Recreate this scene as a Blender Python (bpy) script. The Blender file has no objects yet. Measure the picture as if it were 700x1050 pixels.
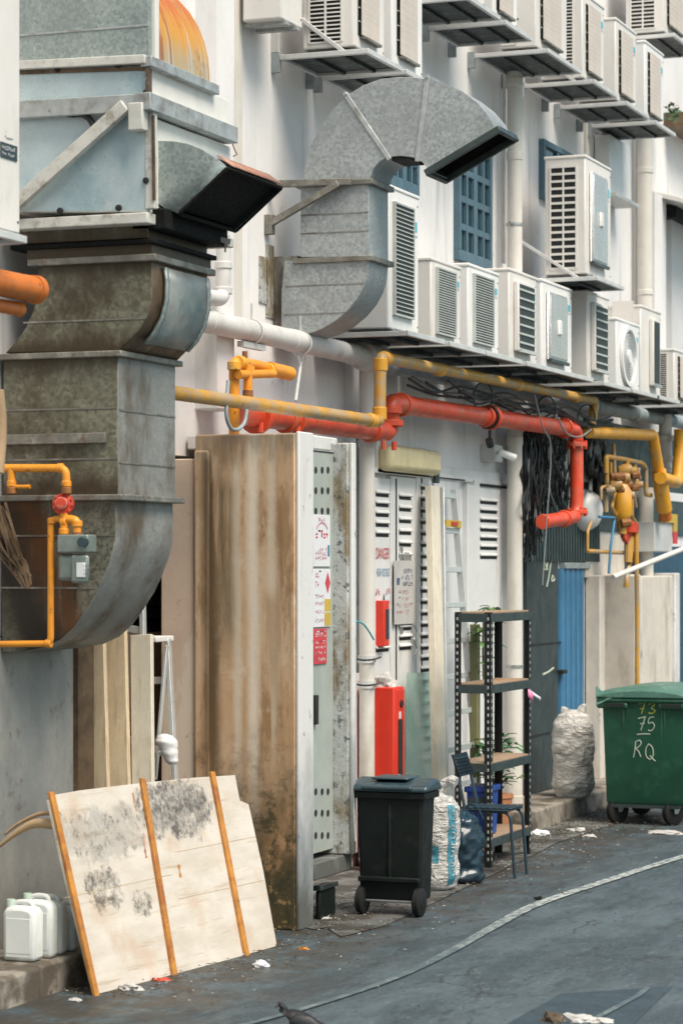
import bpy, bmesh, math, random
from mathutils import Vector, Matrix, noise
random.seed(11)
R = math.radians
scene = bpy.context.scene
COL = scene.collection

# ------------------------------------------------------------------ camera
F = 2650.0; HZ = 583.0; CAMZ = 2.4
TH = math.atan2(1009.0, F)
CT, ST = math.cos(TH), math.sin(TH)
cam_d = bpy.data.cameras.new('camera'); cam = bpy.data.objects.new('camera', cam_d); COL.objects.link(cam)
cam.location = (0, 0, CAMZ); cam.rotation_euler = (R(90), 0, TH - R(90))
cam_d.sensor_fit = 'HORIZONTAL'; cam_d.sensor_width = 36; cam_d.lens = F/700*36
cam_d.shift_y = (HZ-525)/700; cam_d.clip_start = .5; cam_d.clip_end = 2000
cam_d.dof.use_dof = True; cam_d.dof.focus_distance = 18.0; cam_d.dof.aperture_fstop = 4.5
scene.camera = cam

def ray(u, v):
    s = (u-350)/F
    return Vector((CT+ST*s, ST-CT*s, (HZ-v)/F))
def W(u, v, x=None, y=None, z=None):
    d = ray(u, v)
    t = x/d.x if x is not None else (y/d.y if y is not None else (z-CAMZ)/d.z)
    return Vector((0, 0, CAMZ)) + d*t
def WP(u, v, p, n):
    d = ray(u, v); o = Vector((0, 0, CAMZ))
    return o + d*((p-o).dot(n)/d.dot(n))

# ------------------------------------------------------------------ mesh builder
EACH = {'seam','strut','foot','joint_strip','panel_edge','bolt','screw','coupling','vent_hole','union_nut','pipe_clip','zinc_cladding','door_gap','broken_render','upper_brace','pilaster','stripe_lettering_','flange','valve','rear_leg','tie_wire','shutter_seam','hand_slot','end_rib','lid_ridge','ear','chalk_','branch_tube','grip','tee'}
class MB:
    def __init__(s): s.v = []; s.f = []
    def add(s, vs, fs):
        o = len(s.v); s.v += [Vector(p) for p in vs]; s.f += [tuple(o+i for i in f) for f in fs]; return s
    def box(s, x0, x1, y0, y1, z0, z1):
        return s.add([(x0,y0,z0),(x1,y0,z0),(x1,y1,z0),(x0,y1,z0),(x0,y0,z1),(x1,y0,z1),(x1,y1,z1),(x0,y1,z1)],
                     [(0,3,2,1),(4,5,6,7),(0,1,5,4),(1,2,6,5),(2,3,7,6),(3,0,4,7)])
    def obox(s, c, a, b, d):
        c = Vector(c); vs = [c+i*a+j*b+k*d for k in (-1,1) for (i,j) in ((-1,-1),(1,-1),(1,1),(-1,1))]
        return s.add(vs, [(0,3,2,1),(4,5,6,7),(0,1,5,4),(1,2,6,5),(2,3,7,6),(3,0,4,7)])
    def beam(s, p0, p1, w, h, up=(0,0,1)):
        p0, p1 = Vector(p0), Vector(p1); d = p1-p0; up = Vector(up)
        side = d.cross(up)
        if side.length < 1e-6: side = d.cross(Vector((1,0,0)))
        side.normalize(); u2 = side.cross(d).normalized()
        return s.obox((p0+p1)/2, d/2, side*w/2, u2*h/2)
    def prism(s, pts, vec):
        pts = [Vector(p) for p in pts]; vec = Vector(vec); n = len(pts)
        fs = [tuple(range(n))[::-1], tuple(range(n, 2*n))]
        fs += [(i, (i+1) % n, n+(i+1) % n, n+i) for i in range(n)]
        return s.add(pts+[p+vec for p in pts], fs)
    def rings(s, rings, cap=True, closed=True):
        n = len(rings[0]); o = len(s.v)
        vs = [p for r in rings for p in r]; fs = []
        for k in range(len(rings)-1):
            for i in range(n if closed else n-1):
                j = (i+1) % n
                fs.append((k*n+i, k*n+j, (k+1)*n+j, (k+1)*n+i))
        if cap:
            fs.append(tuple(range(n))[::-1]); fs.append(tuple((len(rings)-1)*n+i for i in range(n)))
        return s.add(vs, fs)
    def tube(s, pts, r, seg=14, cap=True):
        pts = [Vector(p) for p in pts]
        rr = r if isinstance(r, (list, tuple)) else [r]*len(pts)
        tan = []
        for i in range(len(pts)):
            a = pts[max(i-1, 0)]; b = pts[min(i+1, len(pts)-1)]; tan.append((b-a).normalized())
        n = tan[0].orthogonal().normalized(); out = []
        for i, p in enumerate(pts):
            t = tan[i]; n = (n-t*n.dot(t))
            n = n.normalized() if n.length > 1e-6 else t.orthogonal().normalized()
            b = t.cross(n)
            out.append([p+(n*math.cos(2*math.pi*k/seg)+b*math.sin(2*math.pi*k/seg))*rr[i] for k in range(seg)])
        return s.rings(out, cap)
    def lathe(s, prof, c, axis=(0,0,1), seg=20):
        c = Vector(c); ax = Vector(axis).normalized(); n = ax.orthogonal().normalized(); b = ax.cross(n)
        return s.rings([[c+ax*z+(n*math.cos(2*math.pi*k/seg)+b*math.sin(2*math.pi*k/seg))*max(r, 1e-4) for k in range(seg)] for r, z in prof])
    def pieces(s):
        par = list(range(len(s.v)))
        def find(i):
            while par[i] != i: par[i] = par[par[i]]; i = par[i]
            return i
        for f in s.f:
            a = find(f[0])
            for i in f[1:]: par[find(i)] = a
        groups = {}
        for f in s.f: groups.setdefault(find(f[0]), []).append(f)
        out = []
        for fs in groups.values():
            m = MB(); idx = {}
            for f in fs:
                for i in f:
                    if i not in idx: idx[i] = len(m.v); m.v.append(s.v[i])
                m.f.append(tuple(idx[i] for i in f))
            out.append(m)
        return out
    def build(s, name, mat, parent=None, bevel=0, smooth=True, mats=None, solid=None, ang=35):
        if parent and name in EACH:
            got = [m._build(name, mat, parent, bevel, smooth, mats, solid, ang) for m in s.pieces()]
            return got[0]
        return s._build(name, mat, parent, bevel, smooth, mats, solid, ang)
    def _build(s, name, mat, parent=None, bevel=0, smooth=True, mats=None, solid=None, ang=35):
        me = bpy.data.meshes.new(name)
        off = parent.location.copy() if parent else Vector()
        if parent and parent.parent: off = off + parent.parent.location
        me.from_pydata([tuple(p-off) for p in s.v], [], s.f)
        bm = bmesh.new(); bm.from_mesh(me)
        bmesh.ops.recalc_face_normals(bm, faces=bm.faces); bm.to_mesh(me); bm.free()
        o = bpy.data.objects.new(name, me); COL.objects.link(o)
        for m in (mats or [mat]): me.materials.append(m)
        if smooth:
            for p in me.polygons: p.use_smooth = True
            me.set_sharp_from_angle(angle=R(ang))
        if solid:
            m = o.modifiers.new('solid', 'SOLIDIFY'); m.thickness = solid; m.offset = -1
            if mats and len(mats) > 1: m.material_offset = 1
        if bevel:
            m = o.modifiers.new('bevel', 'BEVEL'); m.width = bevel; m.segments = 2; m.limit_method = 'ANGLE'; m.angle_limit = R(40)
        if parent: o.parent = parent
        return o

def tag(o, label=None, cat=None, group=None, kind=None):
    if label: o['label'] = label
    if cat: o['category'] = cat
    if group: o['group'] = group
    if kind: o['kind'] = kind
    return o
def thing(name, label, cat, loc=(0,0,0), group=None):
    o = bpy.data.objects.new(name, None); COL.objects.link(o); o.location = loc; o.empty_display_size = .1
    return tag(o, label, cat, group)
def rp(pts, rad=.08, n=6):
    pts = [Vector(p) for p in pts]; out = [pts[0]]
    for i in range(1, len(pts)-1):
        a, p, b = pts[i-1], pts[i], pts[i+1]
        r1 = min(rad, (a-p).length*.45); r2 = min(rad, (b-p).length*.45)
        q0 = p+(a-p).normalized()*r1; q1 = p+(b-p).normalized()*r2
        for k in range(n+1):
            t = k/n; out.append(q0*(1-t)**2+p*2*t*(1-t)+q1*t*t)
    out.append(pts[-1]); return out
def smoothpath(pts, n=6):
    pts = [Vector(p) for p in pts]; P = [pts[0]*2-pts[1]]+pts+[pts[-1]*2-pts[-2]]; out = []
    for i in range(1, len(P)-2):
        a, b, c, d = P[i-1:i+3]
        for k in range(n):
            t = k/n
            out.append(.5*((2*b)+(c-a)*t+(2*a-5*b+4*c-d)*t*t+(-a+3*b-3*c+d)*t**3))
    out.append(pts[-1]); return out
def collar(mb, p, d, r, w, seg=16):
    p = Vector(p); d = Vector(d).normalized()
    mb.tube([p-d*w/2, p+d*w/2], r, seg)

# ------------------------------------------------------------------ materials
def C(c): return (c[0], c[1], c[2], 1)
class NT:
    def __init__(s, name):
        s.m = bpy.data.materials.new(name); s.m.use_nodes = True
        s.t = s.m.node_tree; s.n = s.t.nodes; s.l = s.t.links
        s.b = s.n['Principled BSDF']; s.tc = s.n.new('ShaderNodeTexCoord')
    def noise(s, scale, stretch=(1,1,1), detail=5, rough=.6, dist=0, off=0):
        mp = s.n.new('ShaderNodeMapping'); mp.inputs['Scale'].default_value = stretch; mp.inputs['Location'].default_value = (off, off*.7, off*.3)
        s.l.new(s.tc.outputs['Object'], mp.inputs['Vector'])
        t = s.n.new('ShaderNodeTexNoise'); t.inputs['Scale'].default_value = scale; t.inputs['Detail'].default_value = detail
        t.inputs['Roughness'].default_value = rough; t.inputs['Distortion'].default_value = dist
        s.l.new(mp.outputs[0], t.inputs['Vector']); return t.outputs['Fac']
    def ramp(s, fac, lo, hi, a=0., b=1.):
        r = s.n.new('ShaderNodeMapRange'); r.clamp = True; r.interpolation_type = 'SMOOTHSTEP'
        for k, v in zip(('From Min','From Max','To Min','To Max'), (lo, hi, a, b)): r.inputs[k].default_value = v
        s.l.new(fac, r.inputs['Value']); return r.outputs[0]
    def mix(s, fac, a, b):
        m = s.n.new('ShaderNodeMix'); m.data_type = 'RGBA'
        for val, idx in ((fac, 0), (a, 6), (b, 7)):
            if isinstance(val, (tuple, list)): m.inputs[idx].default_value = C(val)
            elif isinstance(val, (int, float)): m.inputs[idx].default_value = val
            else: s.l.new(val, m.inputs[idx])
        return m.outputs[2]
    def math(s, op, a, b):
        m = s.n.new('ShaderNodeMath'); m.operation = op
        for val, idx in ((a, 0), (b, 1)):
            if isinstance(val, (int, float)): m.inputs[idx].default_value = val
            else: s.l.new(val, m.inputs[idx])
        return m.outputs[0]
    def sep(s, axis='Z', coord='Object'):
        x = s.n.new('ShaderNodeSeparateXYZ'); s.l.new(s.tc.outputs[coord], x.inputs[0]); return x.outputs[axis]
    def voro(s, scale, stretch=(1,1,1)):
        mp = s.n.new('ShaderNodeMapping'); mp.inputs['Scale'].default_value = stretch
        s.l.new(s.tc.outputs['Object'], mp.inputs['Vector'])
        t = s.n.new('ShaderNodeTexVoronoi'); t.inputs['Scale'].default_value = scale; s.l.new(mp.outputs[0], t.inputs['Vector'])
        x = s.n.new('ShaderNodeSeparateColor'); s.l.new(t.outputs['Color'], x.inputs[0]); return x.outputs[0]
    def bump(s, h, strength=.3, dist=.01):
        b = s.n.new('ShaderNodeBump'); b.inputs['Strength'].default_value = strength; b.inputs['Distance'].default_value = dist
        s.l.new(h, b.inputs['Height']); s.l.new(b.outputs[0], s.b.inputs['Normal'])
    def done(s, col, rough=.6, metal=0., rvar=None):
        if isinstance(col, (tuple, list)): s.b.inputs['Base Color'].default_value = C(col)
        else: s.l.new(col, s.b.inputs['Base Color'])
        s.b.inputs['Roughness'].default_value = rough; s.b.inputs['Metallic'].default_value = metal
        if rvar is not None: s.l.new(rvar, s.b.inputs['Roughness'])
        return s.m
def k(c, f): return tuple(min(1, x*f) for x in c)
def pmat(name, col, rough=.55, metal=0., var=.12, vs=5, dirt=None, ds=3, dst=(1,1,1), dlo=.5, dhi=.75, da=.7,
         dirt2=None, d2s=9, d2lo=.6, d2hi=.7, d2a=.8, bump=.08, bs=40):
    t = NT(name)
    c = t.mix(t.ramp(t.noise(vs), .3, .7), k(col, 1-var), k(col, 1+var))
    c = t.mix(t.ramp(t.noise(vs*14, off=3), .35, .75, 0, .35), c, k(col, 1-var*1.6))
    if dirt: c = t.mix(t.ramp(t.noise(ds, dst, 8, .65, off=7), dlo, dhi, 0, da), c, dirt)
    if dirt2: c = t.mix(t.ramp(t.noise(d2s, (1,1,1), 8, .7, off=11), d2lo, d2hi, 0, d2a), c, dirt2)
    if bump: t.bump(t.noise(bs, off=2), bump, .01)
    return t.done(c, rough, metal, t.ramp(t.noise(vs*2, off=5), .3, .7, max(.05, rough-.1), min(1, rough+.12)))
def galv(name, dark, light, scale=45, grime=None, ga=.7, glo=.5, ghi=.75, rough=.42, metal=.55, gst=(1,1,.5)):
    t = NT(name)
    v = t.voro(scale); v2 = t.voro(scale*.45)
    c = t.mix(v, dark, light)
    c = t.mix(t.math('MULTIPLY', v2, .4), c, k(dark, 1.1))
    c = t.mix(t.ramp(t.noise(2.2), .35, .7, 0, .5), c, k(dark, .8))
    if grime: c = t.mix(t.ramp(t.noise(2.5, gst, 8, .65, off=4), glo, ghi, 0, ga), c, grime)
    t.bump(t.noise(3, detail=2), .12, .03)
    return t.done(c, rough, metal, t.math('ADD', t.math('MULTIPLY', v, .15), rough-.05))

M = {}
M['wall'] = pmat('white_plaster', (.72,.70,.695), .75, var=.05, vs=1.3, dirt=(.33,.33,.32), ds=2.2, dst=(1.8,1.8,.18), dlo=.52, dhi=.80, da=.8, dirt2=(.27,.25,.22), d2s=4, d2lo=.62, d2hi=.74, d2a=.6, bump=.1)
M['wall_low'] = pmat('white_door_paint', (.66,.65,.64), .6, var=.06, vs=2, dirt=(.36,.35,.32), ds=4, dst=(1.5,1.5,.3), dlo=.55, dhi=.8, da=.7, dirt2=(.2,.17,.14), d2s=14, d2lo=.68, d2hi=.74, d2a=.6, bump=.08)
M['ac'] = pmat('ivory_enamel', (.69,.655,.62), .42, var=.04, vs=3, dirt=(.47,.42,.36), ds=5, dst=(1,1,.35), dlo=.5, dhi=.8, da=.6, bump=.02)
M['ac_white'] = pmat('white_enamel', (.75,.735,.72), .42, var=.04, vs=3, dirt=(.5,.48,.45), ds=5, dst=(1,1,.35), dlo=.55, dhi=.85, da=.5, bump=.02)
M['ac_beige'] = pmat('beige_grille', (.56,.49,.43), .55, var=.06, vs=4, dirt=(.36,.31,.26), dlo=.5, dhi=.8, da=.4, bump=.05)
M['ac_shine'] = pmat('grey_reflector', (.58,.57,.56), .28, .6, var=.08, vs=3)
M['dark'] = pmat('black_void', (.012,.014,.014), .8, bump=0)
M['slat'] = pmat('grey_slat', (.45,.47,.45), .5)
M['darkgrille'] = pmat('dark_fin', (.035,.045,.042), .5, .3, var=.2, vs=30)
M['bracket'] = pmat('bracket_paint', (.58,.58,.57), .5, .2, var=.1, dirt=(.2,.13,.08), ds=9, dlo=.62, dhi=.75, da=.7)
M['bracket_shade'] = pmat('shaded_bracket_tray', (.03,.04,.038), .6, .3, var=.3, vs=8, dirt=(.16,.17,.16), ds=14, dlo=.5, dhi=.7)  # shade under the units put into the near-black tray colour
M['galv_old'] = galv('greasy_galvanised_sheet', (.105,.110,.085), (.225,.222,.175), 55, (.030,.019,.009), .95, .45, .66, .5, .25, (1,.8,.7))
def banded(name, dark, light, grime, bands, wd, amt):
    t = NT(name)
    v = t.voro(48); c = t.mix(v, dark, light); c = t.mix(t.math('MULTIPLY', t.voro(21), .45), c, k(dark, 1.1))
    c = t.mix(t.ramp(t.noise(2.2), .35, .7, 0, .5), c, k(dark, .8))
    c = t.mix(t.ramp(t.noise(2.2, (1,.8,.7), 9, .7, off=4), .50, .70, 0, .8), c, grime)
    wz_ = t.math('ADD', t.sep('Z'), t.math('MULTIPLY', t.math('SUBTRACT', t.noise(3, (1,2,.6), 7, .65, off=19), .5), .30))
    for z_ in bands:
        d = t.math('ABSOLUTE', t.math('SUBTRACT', wz_, z_), 0)
        c = t.mix(t.ramp(d, .0, wd, amt, 0), c, grime)
    t.bump(t.math('ADD', t.noise(2.4, detail=2), t.math('MULTIPLY', v, .04)), .25, .03)
    return t.done(c, .5, .22, t.math('ADD', t.math('MULTIPLY', v, .18), .42))
M['galv_old'] = banded('greasy_galvanised_sheet', (.11,.107,.075), (.255,.24,.175), (.040,.023,.009), (.87,1.70,2.22,2.33), .17, .92)
M['galv_side'] = galv('weathered_galvanised_sheet', (.22,.22,.205), (.33,.33,.31), 60, (.095,.062,.036), .92, .44, .66, .5, .25)
M['galv_new'] = galv('clean_galvanised_sheet', (.27,.29,.295), (.46,.485,.49), 50, (.36,.37,.365), .5, .5, .8, .45, .35)
M['galv_top'] = galv('pale_galvanised_sheet', (.25,.295,.29), (.45,.50,.485), 55, (.2,.2,.18), .4, .55, .85, .45, .45)
M['flange'] = pmat('dull_steel_angle', (.20,.19,.165), .5, .5, var=.2, vs=12, dirt=(.36,.34,.30), ds=7, dlo=.5, dhi=.65, dirt2=(.13,.055,.02), d2s=9, d2lo=.55, d2hi=.7)
M['flange_lt'] = pmat('light_steel_angle', (.42,.44,.44), .45, .4, var=.15, vs=12, dirt=(.15,.12,.09), ds=6, dlo=.48, dhi=.70, dirt2=(.2,.09,.03), d2s=8, d2lo=.62, d2hi=.72)
M['frame_lt'] = pmat('pale_painted_angle', (.58,.57,.53), .5, .1, var=.1, vs=9, dirt=(.25,.22,.18), ds=12, dst=(1,1,1), dlo=.5, dhi=.72, da=.85, dirt2=(.45,.17,.03), d2s=5, d2lo=.64, d2hi=.72)
M['fanbox'] = pmat('pale_blue_sheet', (.50,.60,.63), .35, .35, var=.1, vs=2.5, dirt=(.22,.36,.43), ds=2.4, dst=(1,1,.8), dlo=.45, dhi=.7, da=.75, dirt2=(.72,.72,.70), d2s=2.5, d2lo=.55, d2hi=.72, d2a=.7)
M['fanbox_w'] = pmat('white_sheet', (.70,.68,.64), .5, 0, var=.06, dirt=(.42,.38,.32), ds=4, dst=(1,1,.25), dlo=.55, dhi=.8)
M['soot'] = pmat('sooty_lining', (.005,.005,.005), .8, 0, var=.3, vs=20, dirt=(.03,.027,.022), ds=60, dlo=.62, dhi=.7)
M['rustlip'] = pmat('rusty_sheet', (.36,.17,.11), .6, .1, var=.25, vs=12, dirt=(.5,.38,.33), ds=6, dlo=.5, dhi=.7)
M['brown_grime'] = pmat('brown_grease_sheet', (.15,.095,.055), .45, .3, var=.25, vs=6, dirt=(.03,.02,.012), ds=4, dlo=.45, dhi=.7, dirt2=(.3,.25,.18), d2s=12, d2lo=.6, d2hi=.7)
M['teal_sheet'] = pmat('blue_stained_sheet', (.33,.345,.33), .42, .3, var=.15, vs=5, dirt=(.10,.18,.20), ds=2.5, dlo=.46, dhi=.66, dirt2=(.17,.13,.09), d2s=3.5, d2lo=.55, d2hi=.7)
def rust_curve():
    t = NT('streaked_rust_cowl')
    h = t.math('SUBTRACT', t.sep('Z'), 3.38)
    n1 = t.noise(13, (1.5,.06,.06), 5, .6, off=2); n2 = t.noise(24, (1.3,.05,.05), 5, .6, off=9); n3 = t.noise(8, (1.6,.06,.06), 4, .6, off=15)
    hh = t.math('ADD', h, t.math('MULTIPLY', t.math('SUBTRACT', n1, .5), .35))
    c = t.mix(t.ramp(hh, .02, .22), (.42,.35,.24), (.60,.27,.03))
    c = t.mix(t.ramp(hh, .18, .46), c, (.47,.10,.012))
    c = t.mix(t.ramp(n2, .50, .62, 0, .7), c, (.52,.30,.06))
    c = t.mix(t.ramp(n3, .55, .66, 0, .75), c, (.26,.07,.015))
    c = t.mix(t.math('MULTIPLY', t.ramp(n2, .44, .36), t.ramp(hh, .38, .1)), c, (.50,.48,.43))
    c = t.mix(t.ramp(t.noise(9, detail=7, rough=.7, off=30), .56, .7, 0, .6), c, (.20,.05,.012))
    t.bump(n2, .2, .01)
    return t.done(c, .5, .1)
M['rustcowl'] = rust_curve()
def burnt():
    t = NT('heat_rusted_duct_sheet')
    v = t.voro(62); c = t.mix(v, (.115,.115,.09), (.25,.24,.19))
    c = t.mix(t.ramp(t.noise(2.2), .35, .7, 0, .5), c, (.085,.09,.065))
    c = t.mix(t.ramp(t.noise(2.5, (1,1,.5), 8, .65, off=4), .46, .72, 0, .9), c, (.045,.028,.012))
    # run of burnt rust slanting across the cheek of the bend
    a = t.math('ADD', t.math('SUBTRACT', t.sep('Y'), .02), t.math('MULTIPLY', t.sep('Z'), -.45))
    a = t.math('ADD', a, t.math('MULTIPLY', t.math('SUBTRACT', t.noise(4, detail=5, off=9), .5), .28))
    d = t.math('ABSOLUTE', t.math('SUBTRACT', a, -.14), 0)
    c = t.mix(t.math('MULTIPLY', t.ramp(d, .05, .24, .95, 0), t.ramp(t.noise(5, (1,2.5,.4), off=17), .3, .5)), c, (.12,.045,.012))
    e = t.math('ABSOLUTE', t.math('SUBTRACT', a, .10), 0)
    c = t.mix(t.ramp(e, .05, .30, .96, 0), c, (.014,.009,.006))
    g = t.math('ABSOLUTE', t.math('SUBTRACT', a, -.30), 0)
    c = t.mix(t.math('MULTIPLY', t.ramp(g, .02, .12, .8, 0), t.ramp(t.noise(6, (1,2,.3), off=27), .45, .6)), c, (.05,.027,.012))
    t.bump(t.noise(3, detail=2), .12, .03)
    return t.done(c, .5, .35, t.math('ADD', t.math('MULTIPLY', v, .15), .45))
M['burnt'] = burnt()
M['brown_pipe'] = pmat('rust', (.25,.10,.03), .7, .1, var=.3, vs=12)
def pipepaint(name, col, dirt, lo=.55, hi=.72): return pmat(name, col, .42, 0, var=.1, vs=7, dirt=dirt, ds=5, dlo=lo-.04, dhi=hi-.04, da=.85, dirt2=k(dirt,.3), d2s=14, d2lo=.60, d2hi=.68, d2a=.75, bump=.1)
M['yellow'] = pipepaint('yellow_gas_paint', (.70,.33,.025), (.48,.30,.14))
M['mustard'] = pipepaint('mustard_gas_paint', (.52,.27,.04), (.34,.28,.22), .47, .66)
M['orange'] = pipepaint('orange_gas_paint', (.72,.27,.02), (.3,.12,.03), .6, .8)
M['orange_dark'] = pipepaint('dark_orange_pipe_paint', (.55,.15,.02), (.28,.11,.04), .5, .75)
M['red'] = pipepaint('red_hydrant_paint', (.66,.065,.022), (.42,.17,.12), .52, .75)
M['red_dull'] = pipepaint('faded_red_hydrant_paint', (.57,.062,.020), (.38,.14,.075), .50, .75)
M['redbox'] = pmat('red_cabinet_paint', (.64,.035,.015), .38, 0, var=.06, bump=.02)
M['pvc'] = pmat('grimy_pvc', (.58,.56,.54), .5, 0, var=.08, vs=4, dirt=(.30,.27,.23), ds=4, dlo=.5, dhi=.75, dirt2=(.1,.09,.08), d2s=16, d2lo=.66, d2hi=.73)
M['pvc_cream'] = pmat('cream_pvc', (.63,.59,.54), .5, 0, var=.06, vs=2, dirt=(.34,.27,.19), ds=3, dst=(1,1,.4), dlo=.5, dhi=.8)
def woven(name, col, dirt):
    t = NT(name)
    c = t.mix(t.ramp(t.noise(6), .3, .7), k(col, .88), k(col, 1.1))
    c = t.mix(t.ramp(t.noise(5, (1,1,1), 8, .65, off=7), .48, .72, 0, .7), c, dirt)
    r1 = t.math('ABSOLUTE', t.math('SUBTRACT', t.noise(5.5, (1,1,2.4), 5, .55, dist=1.2, off=3), .5), 0)
    r2 = t.math('ABSOLUTE', t.math('SUBTRACT', t.noise(13, (1,1,1.5), 4, .6, dist=.8, off=9), .5), 0)
    t.bump(t.math('ADD', r1, t.math('MULTIPLY', r2, .45)), 1.0, .13)
    return t.done(c, .55)
M['sack'] = woven('white_woven_sack', (.62,.60,.575), (.40,.37,.33))
M['sack_grey'] = woven('dusty_woven_sack', (.70,.67,.63), (.46,.42,.37))
M['greypipe'] = pmat('grey_pipe_lagging', (.30,.34,.35), .5, .1, var=.15, vs=6, dirt=(.12,.12,.12), ds=6)
M['steel'] = pmat('bare_steel', (.45,.46,.46), .35, .8, var=.1)
M['alu'] = pmat('aluminium', (.60,.62,.62), .38, .45, var=.06, dirt=(.4,.38,.36), ds=9, dlo=.55, dhi=.75)
M['wood'] = pmat('sawn_plank', (.66,.53,.36), .7, 0, var=.12, vs=3, dirt=(.36,.25,.13), ds=6, dst=(5,5,.3), dlo=.45, dhi=.75, bump=.12)
M['pallid_wood'] = pmat('pale_plank', (.66,.60,.49), .7, 0, var=.1, vs=3, dirt=(.4,.33,.22), ds=7, dst=(5,5,.25), dlo=.5, dhi=.75, bump=.1)
M['batten'] = pmat('ochre_stained_batten', (.46,.195,.035), .65, 0, var=.2, vs=8, dirt=(.26,.075,.02), ds=7, dlo=.46, dhi=.64, dirt2=(.08,.04,.02), d2s=14, d2lo=.62, d2hi=.7)
M['ply_edge'] = pmat('plywood_edge', (.45,.34,.22), .7)
M['shelf_ply'] = pmat('shelf_plywood', (.32,.225,.15), .6, 0, var=.12, vs=6, dirt=(.42,.17,.06), ds=3, dlo=.5, dhi=.75)
M['rack'] = pmat('black_rack_steel', (.016,.018,.018), .4, .3, var=.2)
M['rack_beam'] = pmat('dark_grey_rack_beam', (.05,.07,.07), .38, .4, var=.2)
def board():
    t = NT('mouldy_plywood')
    c = t.mix(t.ramp(t.noise(2.5, (1,1,3)), .3, .7), (.48,.425,.36), (.58,.53,.47))
    c = t.mix(t.ramp(t.noise(5, (.35,1,6), 6, .6, off=3), .56, .68, 0, .55), c, (.36,.26,.16))
    c = t.mix(t.ramp(t.noise(3.2, (1,1,1), 6, .6, off=8), .5, .7, 0, .6), c, (.47,.34,.24))
    xx, zz = t.sep('X'), t.sep('Z')
    def spot(cx, cz, rx, rz):        # where a patch of mould has taken hold
        dx = t.math('DIVIDE', t.math('SUBTRACT', xx, cx), rx); dz = t.math('DIVIDE', t.math('SUBTRACT', zz, cz), rz)
        d = t.math('ADD', t.math('MULTIPLY', dx, dx), t.math('MULTIPLY', dz, dz))
        return t.ramp(t.math('ADD', d, t.math('MULTIPLY', t.math('SUBTRACT', t.noise(9, detail=9, rough=.72, off=cx*5), .5), 4.2)), .3, 1.3, 1, 0)
    A, B, C_, D = spot(.50,.86,.50,.16), spot(1.36,.93,.42,.20), spot(.38,.55,.20,.13), spot(.70,.42,.12,.09)
    grain = t.math('ADD', t.math('MULTIPLY', t.noise(24, (1,1,.8), 9, .8, off=5), .6), t.math('MULTIPLY', t.noise(9, (1,1,1), 6, .7, off=15), .4))
    c = t.mix(t.math('MULTIPLY', t.math('MAXIMUM', t.math('MULTIPLY', A, .8), B), .62), c, (.25,.235,.22))
    for m_, lo in ((A, .50), (B, .43), (C_, .43), (D, .44)):
        c = t.mix(t.math('MULTIPLY', t.ramp(grain, lo-.02, lo+.15), t.ramp(m_, .2, .8, 0, .9)), c, (.060,.054,.048))
    t.bump(t.noise(18, (1,1,4)), .15, .01)
    return t.done(c, .75)
M['board'] = board()
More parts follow.
